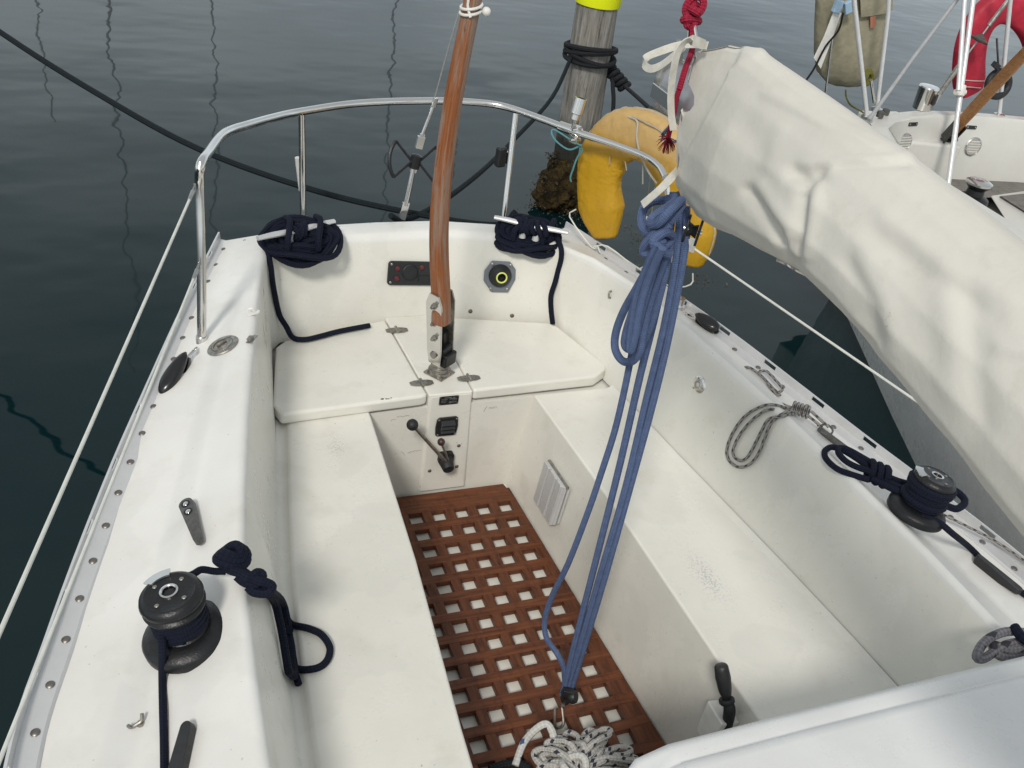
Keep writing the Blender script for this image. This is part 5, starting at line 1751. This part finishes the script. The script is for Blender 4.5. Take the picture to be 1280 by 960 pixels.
# ------------------------------------------------------------------ yellow horseshoe buoy on the rail
HN = V((.84, .54, 0)).normalized(); HP = V((.80, .62, 1)) + HN * .055
hp = lambda px, py, o=0.0: UP(px, py, HP, HN) + HN * o
m, t, p = newmat('sun_bleached_yellow_canvas')
tc = t.nodes.new('ShaderNodeTexCoord'); sp = t.nodes.new('ShaderNodeSeparateXYZ'); t.links.new(tc.outputs['Object'], sp.inputs[0])
n = noisen(t, 9, 6, .7, scl=(1, 1, 2.5))
zq = math_(t, 'ADD', sp.outputs[2], math_(t, 'MULTIPLY', math_(t, 'SUBTRACT', n.outputs[0], .5), .20))
r = ramp(t, zq, [(1.16, 0.), (1.25, 1.)]); r.color_ramp.elements[0].position = .0
mr = t.nodes.new('ShaderNodeMapRange'); mr.inputs[1].default_value = 1.10; mr.inputs[2].default_value = 1.24
t.links.new(zq, mr.inputs[0])
c = mix(t, mr.outputs[0], (.46, .255, .004), (.48, .315, .12))
n2 = noisen(t, 14, 6, .75); r2 = ramp(t, n2.outputs[0], [(.55, 0.), (.75, .5)])
c = mix(t, r2.outputs[0], c, (.30, .16, .03))
t.links.new(c, p.inputs['Base Color']); p.inputs['Roughness'].default_value = .6
n3 = noisen(t, 11, 4, .6, scl=(1, 1, .5)); n7 = noisen(t, 5, 5, .6, scl=(1.2, 1.2, .6)); bump(t, p, math_(t, 'ADD', math_(t, 'MULTIPLY', n3.outputs[0], .3), n7.outputs[0]), .020, .8)
M['ybuoy'] = m
hb = thing('horseshoe_buoy', hp(790, 240), 'sun bleached yellow horseshoe lifebuoy hanging outside the chrome stern rail', 'lifebuoy')
cl_px = [(757, 296), (752, 262), (749, 230), (752, 203), (764, 181), (786, 168), (812, 172), (834, 190), (848, 218), (858, 255), (864, 295), (862, 330)]
P = crom([hp(*q) for q in cl_px], 12)
rings = []; mN = len(P)
for i, q in enumerate(P):
    d = (P[min(i + 1, mN - 1)] - P[max(i - 1, 0)]).normalized(); wv = d.cross(HN).normalized()
    tt = i / (mN - 1)
    e = min(1, .35 + 6.5 * min(tt, 1 - tt)) ** .6
    pu = 1.06 + .05 * noise.noise(V((i * .06, 0, 0)))
    rings.append([q + (wv * .098 * math.copysign(abs(math.cos(a)) ** .75, math.cos(a)) * e + HN * .052 * math.copysign(abs(math.sin(a)) ** .75, math.sin(a)) * e) * pu * (1 + .06 * noise.noise(V((i * .07, math.cos(a) * 1.2, math.sin(a) * 1.2))) + .03 * noise.noise(V((i * .10, math.cos(a) * 5, math.sin(a) * 5))) - .035 * max(0, 1 - abs(noise.noise(V((i * .22 + math.cos(a) * 1.4, math.cos(a) * 2.2 + 3, math.sin(a) * 2.2)))) * 9) - .045 * max(0, 1 - abs(noise.noise(V((i * .55, math.cos(a) * 1.2, math.sin(a) * 1.2 + 7)))) * 10) * math.exp(-((i - mN * .42) / (mN * .30)) ** 2)) for a in [2 * PI * k / 56 for k in range(56)]])
b = MB(); b.loft(rings); b.build('buoy_cover', M['ybuoy'], hb, angle=80)
b = MB(); b.tube([r_[0] for r_ in rings[6:-6]], .0036, 6); b.build('edge_piping', M['cord'], hb)
b = MB()
b.tube([hp(790, 143, -.04), hp(806, 148, -.06), hp(808, 168, -.075), hp(813, 190, -.075), hp(823, 212, -.07), hp(832, 224, -.07)], .0042, 6, 4)
b.tube([hp(797, 143, -.04), hp(812, 148, -.055), hp(830, 158, -.05), hp(845, 170, -.05)], .0025, 6, 4)
b.build('retaining_cord', M['cord'], hb)
b = MB()
for a_, c_ in (((772, 192), (771, 202)), ((791, 198), (792, 209)), ((813, 202), (812, 226))):
    b.tube([hp(*a_, -.06), hp(*c_, -.055)], .0028, 6)
b.build('lacing', M['cord'], hb)
# wire basket that carries it, fixed to the rail
b = MB()
b.tube([hp(728, 258, -.05), hp(721, 267, -.055), hp(749, 304, -.06), hp(756, 302, -.06), hp(759, 310, -.06), hp(758, 318, -.02)], .0032, 6, 3)
b.tube([hp(752, 303, -.06), hp(769, 303, -.06), hp(803, 328, -.06), hp(846, 352, -.06), hp(872, 350, -.06), hp(866, 342, -.0)], .0032, 6, 3)
b.tube([hp(789, 340, -.05), hp(802, 334, -.05), hp(835, 318, -.05)], .0030, 6, 3)
b.build('buoy_basket', M['wire'], srail)
b = MB()
for a_, c_ in (((802, 208), (786, 288)), ((809, 212), (793, 285))):
    b.tube([hp(*a_, .08), hp(*c_, .14)], .0022, 6)
b.tube([hp(788, 298, .14), hp(787, 320, .16)], .003, 6)
dc = thing('danbuoy_cord', hp(792, 285, .14), 'thin cord with a small white tag hanging inside the yellow horseshoe buoy', 'cord')
b.build('strand', M['cord'], dc)
b = MB(); b.box((.030, .004, .055), frame(hp(791, 289, .13), (0, 0, 1), (.8, -.5, 0))); b.build('tag', M['whiteplastic'], dc)
# white bungee with ball on the tiller, at the top of the picture
bg_ = thing('bungee_tie', tp(592, 12), 'white elastic tie with a round toggle wound on the tiller', 'tie')
b = MB()
kc = tp(589, 10)
for q in range(2):
    b.tube([kc + V((.030 * math.cos(a), .030 * math.sin(a), -.010 + .016 * q + .008 * math.cos(a))) for a in [2 * PI * j / 16 for j in range(16)]], .0045, 8, 2, True)
b.tube([tp(584, 18) + V((0, -.03, 0)), tp(582, 4) + V((0, -.02, 0)), tp(586, -14) + V((0, -.02, 0))], .0042, 8, 3)
b.build('cord', M['whiteplastic'], bg_)
b = MB(); b.sphere(tp(605, 12) + V((0, -.02, 0)), .0135, 16); b.build('toggle', M['whiteplastic'], bg_)

# ================================================================== NEIGHBOURING BOAT
NZ = .85
nb = thing('neighbour_boat', (3.9, .6, WZ), 'grey white sailing boat moored alongside on the right, wooden tiller, mostly behind the sail cover', 'sailing boat')
# deck outline, near side aft to forward, then round the stern
near = [V((1.76, -3.2, .80)), V((1.85, -1.6, .80)), V((2.10, -.4, .81)), V((2.48, .6, .83)), V((2.76, 1.3, .845)), V((3.02, 1.86, .855))]
stern = [U(1098, 147, z=.86), U(1118, 141, z=.875), U(1150, 138, z=.885), U(1190, 139, z=.885), U(1235, 142, z=.885), U(1280, 146, z=.88), V((4.75, 1.90, .855))]
far = [V((5.0, 1.3, .845)), V((5.2, .6, .83)), V((5.4, -1.0, .81)), V((5.5, -3.2, .80))]
OUT = near + stern + far
cen = V((3.9, 0, 0))
def inset(p_, k, dz_): 
    q = V((cen.x + (p_.x - cen.x) * k, p_.y - (.10 if p_.y > 1.5 else 0), p_.z + dz_)); return q
b = MB()
o0 = b.verts([q + V((0, 0, -.004)) for q in OUT]); o1 = b.verts([V((cen.x + (q.x - cen.x) * 1.0, q.y, .45)) for q in OUT])
def wl(q):
    k_ = interp([(-3.2, .90), (-1.6, .90), (-.4, .90), (.6, .85), (1.3, .79), (1.9, .72)], q.y)
    return V((cen.x + (q.x - cen.x) * k_, q.y + (.05 if q.y > 1.5 else 0), WZ))
o2 = b.verts([wl(q) for q in OUT]); o3 = b.verts([V((cen.x + (wl(q).x - cen.x) * .9, q.y - .1, WZ - .3)) for q in OUT])
b.quadstrip(o0, o1); b.quadstrip(o1, o2); b.quadstrip(o2, o3)
b.build('hull', M['nhull'], nb, angle=60)
b = MB()
I1 = [inset(q, .93, .012) for q in OUT]
kin = lambda y: interp([(-3.2, .62), (0, .64), (.6, .72), (1.3, .93), (1.6, .95)], y)
I2 = [inset(q, kin(q.y), .03) if q.y < 1.6 else V((cen.x + (q.x - cen.x) * .95, q.y - .11, .875)) for q in OUT]
I3 = [V((q.x, q.y - (.04 if q.y > 1.4 else 0), .42)) for q in I2]
v0, v1, v2, v3 = b.verts(OUT), b.verts(I1), b.verts(I2), b.verts(I3)
b.quadstrip(v0, v1); b.quadstrip(v1, v2); b.quadstrip(v2, v3)
b.poly([(2.6, 1.9, .43), (5.1, 1.9, .43), (5.1, -3.2, .43), (2.6, -3.2, .43)])
M['ndeck'] = gelcoat('neighbour_deck_gelcoat', (0.62, 0.615, 0.58), (0.56, 0.555, 0.52), 0.35, 0.4)
ndeck = b.build('deck', M['ndeck'], nb, bevel=.02, bseg=3, angle=28)
NYW = (U(1130, 178, z=.66)).y
# stern box the tiller comes out of
b = MB()
ta = U(1184, 171, z=.765)
b.loft([[V((ta.x - .30, ta.y + .5, z)), V((ta.x + .02, ta.y + .5, z)), V((ta.x + .05, ta.y - .10, z - (0 if z < .6 else .0))), V((ta.x - .30, ta.y - .03, z))] for z in (.40, .745)])
b.build('tiller_box', M['ndeck'], nb, bevel=.02, bseg=3)
# round white vents and black slots on the aft wall: plane of wall facing forward
yw = 1.90
def nw(px, py, o=.0): return U(px, py, y=yw - o)
NB = bvh_of([ndeck])
def nhit(px, py, o=0.0):
    d = ray(px, py).normalized(); p_, n_, i_, dd = NB.ray_cast(C, d)
    if p_ is None: return U(px, py, y=yw), V((0, -1, 0))
    if n_.dot(d) > 0: n_ = -n_
    return p_ + n_ * o, n_
for px, py in ((1130, 178), (1216, 183)):
    q, n_ = nhit(px, py); Mw = wallM(0, 0, n=n_, pt=q)
    b = MB(); b.lathe([(.060, 0), (.060, .006), (.053, .011), (.050, .006), (.001, .005)], Mw, 32); vt = b.build('round_vent', M['steel'], nb)
    for k in range(5):
        b = MB(); hw = math.sqrt(max(.0001, .047 ** 2 - (.032 - k * .016) ** 2)); b.box((2 * hw, .009, .004), Mw @ Matrix.Translation((0, .032 - k * .016, .009)) @ Matrix.Rotation(.5, 4, 'X')); b.build('louvre', M['whiteplastic'], vt)
for px, py in ((1141, 155), (1214, 159)):
    q, n_ = nhit(px, py); Mw = wallM(0, 0, n=n_, pt=q)
    b = MB(); b.prism(rrect(.075, .022, .006), .006, Mw); hd = b.build('recessed_handle', M['black'], nb, bevel=.002)
    for x in (-.028, .028): screw_at(Mw @ V((x, 0, .006)), n_, .006, hd)
# aft teak seat, near coaming, hatch and winch
b = MB()
z_ = .50
b.loft([[U(1150, 219, z=z_ + d_), U(1290, 229, z=z_ + d_), U(1290, 247, z=z_ + d_), U(1235, 247, z=z_ + d_), U(1150, 252, z=z_ + d_)] for d_ in (-.05, 0)])
b.build('teak_seat', M['greyteak'], nb, bevel=.006)
b = MB()
z_ = .56
b.loft([[U(px, py, z=z_ + d_) for px, py in ((1238, 245), (1300, 236), (1300, 300), (1262, 282))] for d_ in (-.2, 0)])
sb = b.build('side_seat', M['ndeck'], nb, bevel=.012, bseg=3)
b = MB(); b.loft([[U(px, py, z=z_ + d_) for px, py in ((1250, 245), (1300, 240), (1300, 276))] for d_ in (.001, .012)]); b.build('teak_panel', M['greyteak'], sb)
wn = U(1216, 247, z=.70); Mt = frame(wn, (0, 0, 1))
b = MB(); b.lathe([(.085, -.2), (.085, 0), (.07, .012), (.05, .02), (.045, .05), (.062, .07), (.07, .08)], Mt, 32); nw_ = b.build('winch', M['winch'], nb)
b = MB(); b.lathe([(.07, .081), (.072, .092), (.058, .10), (.03, .103), (.025, .098), (.001, .098)], Mt, 32); b.build('winch_top', M['steel'], nw_)
# tiller
b = MB()
ta0, ta1 = U(1190, 166, z=.82), U(1300, 47, y=1.15)
d = (ta1 - ta0).normalized()
b.tube([ta0, ta0.lerp(ta1, .3) + V((0, 0, .01)), ta0.lerp(ta1, .7) + V((0, 0, .008)), ta1], [.032, .036, .034, .028], 12, 4, flat=.75)
nt = b.build('tiller', M['ntiller'], nb)
b = MB(); b.lathe([(.075, 0), (.075, .008), (.04, .012), (.038, .05)], frame(U(1182, 172, z=.75), (0, 0, 1)), 24)
for s_ in (-1, 1):
    b.box((.008, .06, .2), frame(ta0.lerp(ta1, .03) + V((s_ * .035, 0, -.01)), d, (1, 0, 0)))
b.build('tiller_head', M['winch'], nt, bevel=.003)
# stern rail posts
def nrod(pts, r_, name='rail_post', mat='steel', parent=None, n=1):
    mb = MB(); mb.tube(pts, r_, 12, n); return mb.build(name, M[mat], parent or nb)
zt = .88
M['brightalu'] = simple('bright_tube', (0.74, 0.75, 0.76), 0.35, 0.35, .1, 15)
pa = U(1084, 146, z=.87); nrod([pa, U(1068, 6, y=pa.y + .03), U(1064, -60, y=pa.y + .05)], .0135, mat='brightalu')
pb_ = U(1096, 137, z=.885); nrod([pb_, U(1110, 18, y=pb_.y + .02), U(1114, -60, y=pb_.y + .03)], .0125, mat='brightalu')
nrod([U(1093, 128, y=pb_.y - .02), U(1089, 100, y=pb_.y - .02)], .010)
pc_ = U(1249, 144, z=.885); nrod([pc_, U(1263, 0, y=pc_.y + .02), U(1268, -50, y=pc_.y)], .0125, mat='brightalu')
for q in (pa, pb_, pc_):
    b = MB(); b.lathe([(.035, -.01), (.035, .006), (.018, .014)], Matrix.Translation(q), 18); b.build('post_foot', M['steel'], nb)
for px, py in ((1107, 141), (1100, 144)):
    b = MB(); b.lathe([(.022, -.01), (.022, .02), (.012, .026)], Matrix.Translation(U(px, py, z=.88)), 14); b.build('fairlead', M['cleatgrey'], nb)
# tall bright pole with a second tube clamped on
q0 = U(1185, 232, z=.60); pole = nrod([q0, U(1203, 100, y=q0.y + .28), U(1217, -5, y=q0.y + .5), U(1224, -60, y=q0.y + .6)], .0150, 'ensign_pole', 'brightalu')
nrod([U(1198, 113, y=q0.y + .23), U(1206, -5, y=q0.y + .47), U(1210, -60, y=q0.y + .57)], .0135, 'second_tube', 'brightalu', pole)
b = MB(); cq = U(1201, 113, y=q0.y + .24); b.lathe([(.024, -.03), (.026, -.02), (.026, .02), (.024, .03)], frame(cq, (.12, .35, .9)), 16); b.tube([cq + V((-.035, 0, -.01)), cq + V((.035, 0, -.01))], .017, 10); b.build('pole_clamp', M['whiteplastic'], pole)
M['sleeve'] = simple('grey_translucent_sleeve', (.36, .37, .38), .5, 0, .15, 20)
# grey backstay sleeve and right hand backstay with bottlescrew
nrod([U(1086, 150, z=.90), U(1138, 77, y=2.06), U(1196, 0, y=2.12), U(1240, -60, y=2.2)], .0120, 'wire_sleeve', 'sleeve')
f0 = U(1164, 134, z=.90); F1 = lambda px, py: U(px, py, y=f0.y + .04)
b = MB(); b.box((.03, .012, .15), frame(F1(1168, 127), F1(1180, 108) - F1(1164, 134))); bk = b.build('chain_plate', M['steel'], nb)
nrod([F1(1176, 116), F1(1200, 80), F1(1232, 38), F1(1262, -5), F1(1300, -60)], .0055, 'backstay', 'thinwire')
for a0_, a1_, r_ in (((1174, 117), (1206, 73), .017), ((1236, 32), (1262, -2), .014)):
    b = MB(); b.tube([F1(*a0_), F1(*a1_)], r_, 10); b.build('bottlescrew', M['dsteel'], bk)
b = MB(); b.lathe([(.004, 0), (.055, .004), (.06, .012), (.03, .03), (.004, .05)], frame(F1(1222, 52), F1(1240, 24) - F1(1222, 52)), 18); b.build('stop_disc', M['cleatgrey'], bk)
# chrome stern lamp
lq = U(1151, 136, z=.89); Mt = frame(lq, (.03, 0, 1))
b = MB(); b.lathe([(.052, 0), (.054, .01), (.060, .125), (.063, .132), (.060, .14), (.001, .142)], Mt, 32); lamp = b.build('stern_lamp', M['steel'], nb)
b = MB(); b.box((.05, .016, .06), frame(lq + V((.03, -.052, .075)), (0, 0, 1), (.8, .5, 0))); b.build('lamp_window', M['black'], lamp, bevel=.004)

# red horseshoe buoy
rb = thing('horseshoe_buoy', U(1240, 60, y=2.2), 'red horseshoe lifebuoy hanging on the neighbouring boat stern rail at the right edge', 'lifebuoy')
M['redbuoy'] = simple('red_buoy_cover', (0.50, 0.016, 0.045), 0.55, 0, .25, 12, .012, 9)
yb2 = 2.22
cl2 = [(1212, 114), (1211, 80), (1216, 48), (1230, 22), (1252, 8), (1276, 14), (1294, 36), (1302, 70), (1300, 118)]
P = crom([U(px, py, y=yb2) for px, py in cl2], 6); rings = []; HN2 = V((0, 1, 0))
for i, q in enumerate(P):
    d = (P[min(i + 1, len(P) - 1)] - P[max(i - 1, 0)]).normalized(); wv = d.cross(HN2).normalized()
    tt = i / (len(P) - 1); e = min(1, .72 + 6 * min(tt, 1 - tt)) ** .6
    rings.append([q + (wv * .105 * math.copysign(abs(math.cos(a)) ** .7, math.cos(a)) + HN2 * .06 * math.copysign(abs(math.sin(a)) ** .7, math.sin(a))) * e for a in [2 * PI * k / 24 for k in range(24)]])
b = MB(); b.loft(rings); b.build('buoy_cover', M['redbuoy'], rb, angle=75)
M['piping'] = simple('pale_piping', (0.5, 0.42, 0.40), 0.7)
b = MB(); b.tube([P[3 * 1] + V((-.10, -.055, 0)), P[3] + V((0, -.064, 0)), P[3] + V((.10, -.055, 0))], .0035, 6, 3)
for (a0, a1) in (((1202, 108), (1226, 110)),):
    b.tube([U(*a0, y=yb2 - .066), U(*a1, y=yb2 - .066)], .0035, 6)
b.build('seam_piping', M['piping'], rb)
# black foam ring by the tiller
fr = thing('foam_ring', U(1248, 105, y=1.95), 'black foam covered ring hanging at the neighbouring wooden tiller', 'ring')
kc = U(1248, 105, y=1.97)
b = MB(); b.tube([kc + V((.085 * math.cos(a), .02 * math.sin(a), .072 * math.sin(a))) for a in [2 * PI * k / 20 for k in range(20)]], .021, 10, 2, True); b.build('foam', M['rubber'], fr)
b = MB(); b.tube([U(1248, 84, y=1.97), U(1247, 66, y=2.0), U(1246, 48, y=2.05)], .006, 8, 3); b.box((.05, .03, .03), frame(U(1245, 82, y=1.96), (.5, 0, 1))); b.build('strap', M['black'], fr)
# khaki canvas bag on the neighbour's rail
M['khaki'] = simple('khaki_canvas', (0.31, 0.285, 0.20), 0.85, 0, .22, 14, .012, 10)
kb = thing('canvas_bag', U(1066, 50, y=2.3), 'khaki canvas bag with a flap hanging on the neighbouring boat stern rail', 'bag')
ybg = 2.30
prof_px = [(1020, -30), (1019, 20), (1018, 70), (1021, 92), (1030, 103), (1050, 108), (1075, 106), (1092, 98), (1102, 75), (1108, 40), (1112, -30)]
def bagring(py, x0, x1, th):
    a, c = U(x0, py, y=ybg), U(x1, py, y=ybg)
    mid = (a + c) / 2; hw = (c - a).length / 2
    out = []
    for k in range(32):
        t_ = 2 * PI * k / 32
        f = 1 + .07 * noise.noise(V((math.cos(t_) * 3, py * .045, math.sin(t_) * 3)))
        out.append(mid + V((hw * math.copysign(abs(math.cos(t_)) ** .7, math.cos(t_)), th * math.copysign(abs(math.sin(t_)) ** .8, math.sin(t_)) * f, .004 * math.sin(5 * t_))))
    return out
b = MB()
b.loft([bagring(py, x0, x1, th) for py, x0, x1, th in ((-40, 1022, 1112, .05), (0, 1020, 1110, .07), (35, 1019, 1106, .085), (70, 1019, 1101, .09), (92, 1022, 1095, .08), (103, 1032, 1085, .05), (107, 1045, 1070, .02))])
b.build('bag_body', M['khaki'], kb, angle=80)
b = MB()
fl = [(1074, -30), (1116, -30), (1116, 12), (1108, 17), (1092, 20), (1076, 22)]
b.loft([[U(px, py, y=ybg - .095 - o_) for px, py in fl] for o_ in (.0, .01)]); b.build('flap', M['khaki'], kb, bevel=.004)
M['orange'] = simple('faded_orange_tag', (.42, .16, .10), .7); M['paleblue'] = simple('pale_blue_plastic', (.30, .44, .58), .4)
b = MB(); b.loft([[U(px, py, y=ybg - .10 - o_) for px, py in ((1088, 21), (1095, 20), (1094, 34), (1088, 35))] for o_ in (0, .004)]); b.build('tag', M['orange'], kb)
b = MB(); b.tube([U(1043, 28, y=ybg - .10), U(1039, 60, y=ybg - .10), U(1034, 100, y=ybg - .10), U(1032, 115, y=ybg - .08)], .007, 8, 3); b.build('zip_edge', M['steel'], kb)
cl3 = thing('plastic_clip', U(1053, 10, y=2.15), 'pale blue plastic clip with a white paper strip on the khaki bag', 'clip')
yc3 = ybg - .13
for k, (px, py, rz) in enumerate(((1047, 8, .1), (1060, 9, -.5))):
    b = MB(); b.box((.05, .03, .07), frame(U(px, py, y=yc3), (rz, 0, 1))); b.build('jaw', M['paleblue'], cl3, bevel=.006)
b = MB(); b.loft([[U(px, py, y=yc3 + .01 - o_) for px, py in ((1042, 14), (1052, 16), (1036, 60), (1026, 86), (1017, 72), (1030, 45))] for o_ in (0, .002)]); b.build('paper_strip', M['whiteplastic'], cl3)
b = MB(); b.tube([U(1054, 16, y=yc3 - .02), U(1048, 38, y=yc3 - .02), U(1032, 58, y=yc3 - .01), U(1018, 85, y=yc3), U(1008, 100, y=yc3)], .006, 8, 4); b.build('black_cord', M['blackrope'], cl3)
yr = thing('olive_line', U(1083, 95, y=2.1), 'small olive rope coil hanging below the khaki bag on the rail', 'rope')
M['olive'] = rope_mat('olive_line_rope', (.20, .19, .04), (.10, .10, .02), 4)
b = MB(); kc = U(1084, 95, y=2.08)
for k in range(3): b.tube([kc + V((.028 * math.cos(a), -.008 * k, .035 * math.sin(a) - .006 * k)) for a in [2 * PI * j / 14 for j in range(14)]], .010, 8, 2, True)
b.build('coil', M['olive'], yr)
b = MB(); b.tube([U(1057, 112, y=2.1), U(1058, 122, y=2.1), U(1064, 132, y=2.1), U(1078, 140, y=2.08), U(1082, 146, y=2.06)], .005, 8, 4); b.build('tail', M['olive'], yr)

# ================================================================== YACHTS ACROSS THE HARBOUR (only their masts mirror in the water)
def yacht(px, D, hm, tilt, lab):
    h_ = ray(px, 200); d_ = V((h_.x, h_.y, 0)).normalized()
    q = V((C.x, C.y, WZ)) + d_ * D
    root = thing('moored_yacht', q, lab, 'sailing boat', 'yachts moored across the harbour')
    mb = MB()
    rings = []
    for k in range(9):
        s_ = -1 + 2 * k / 8; w_ = .95 * math.sqrt(max(.001, 1 - abs(s_) ** 2.4)) + .02
        rings.append([q + V((s_ * 3.2, -w_ * c_, z)) for c_, z in ((1, .62), (.85, .0), (0, -.3), (-.85, .0), (-1, .62))])
    mb.loft(rings); mb.build('hull', M['hull'], root)
    mb = MB(); mb.tube([q + V((.2, 0, .5)), q + V((.2 + tilt * hm, 0, hm))], [.030, .022], 10); mst = mb.build('mast', M['sleeve'], root)
for px, D, hm, tl_ in ((140, 26, 14, .006), (262, 28, 15, -.004), (470, 26, 12, .01), (60, 30, 9, .0), (556, 31, 13, .004)):
    yacht(px, D, hm, tl_, 'yacht moored far across the harbour beyond the picture, its mast mirrored in the water')

# ================================================================== camera, light, sky
cam = bpy.data.cameras.new('camera')
cam.sensor_width = 36; cam.sensor_fit = 'HORIZONTAL'; cam.lens = F / 1280 * 36
cam.clip_start = .05; cam.clip_end = 2000
co = bpy.data.objects.new('camera', cam); COL.objects.link(co)
mw = R.transposed().to_4x4(); mw.translation = C
co.matrix_world = mw
sc.camera = co

sund = V((.60, .82, -1.0)).normalized()       # the way the light travels
sl_ = bpy.data.lights.new('sun', 'SUN'); sl_.energy = SUN_E; sl_.angle = math.radians(10); sl_.color = (1.0, .955, .88)
so = bpy.data.objects.new('sun', sl_); COL.objects.link(so)
so.rotation_euler = sund.to_track_quat('-Z', 'Y').to_euler()
so.location = (-4, -3, 9)

wd = bpy.data.worlds.new('World'); sc.world = wd; wd.use_nodes = True
t = wd.node_tree
bg = t.nodes['Background']
sky = t.nodes.new('ShaderNodeTexSky'); sky.sky_type = 'NISHITA'; sky.sun_disc = False
to_sun = -sund
sky.sun_elevation = math.asin(to_sun.z)
sky.sun_rotation = math.atan2(to_sun.x, to_sun.y)
sky.air_density = 1.0; sky.dust_density = 3.0
tc = t.nodes.new('ShaderNodeTexCoord')
n = t.nodes.new('ShaderNodeTexNoise'); n.inputs['Scale'].default_value = 2.6; n.inputs['Detail'].default_value = 5; n.inputs['Roughness'].default_value = .55
mp = t.nodes.new('ShaderNodeMapping'); mp.inputs['Scale'].default_value = (1, 1, 2.2)
t.links.new(tc.outputs['Generated'], mp.inputs[0]); t.links.new(mp.outputs[0], n.inputs['Vector'])
cl_ = ramp(t, n.outputs[0], [(0.30, (CL0 * .93, CL0 * .98, CL0 * 1.03)), (0.70, (CL1, CL1 * .995, CL1 * .97))])
s3 = t.nodes.new('ShaderNodeSeparateXYZ'); t.links.new(tc.outputs['Generated'], s3.inputs[0])
el = ramp(t, s3.outputs[2], [(0.0, (1.72, 1.86, 1.94)), (0.26, (1.42, 1.53, 1.59)), (.50, (.95, 1.0, 1.0)), (1.0, .92)])
cloud = mix(t, 1.0, cl_.outputs[0], el.outputs[0], 'MULTIPLY')
t.links.new(mix(t, .86, sky.outputs[0], cloud), bg.inputs[0])
bg.inputs[1].default_value = .10

sc.view_settings.view_transform = 'Standard'; sc.view_settings.look = 'None'
sc.view_settings.gamma = 1; sc.view_settings.exposure = EXPO
sc.cycles.max_bounces = 8
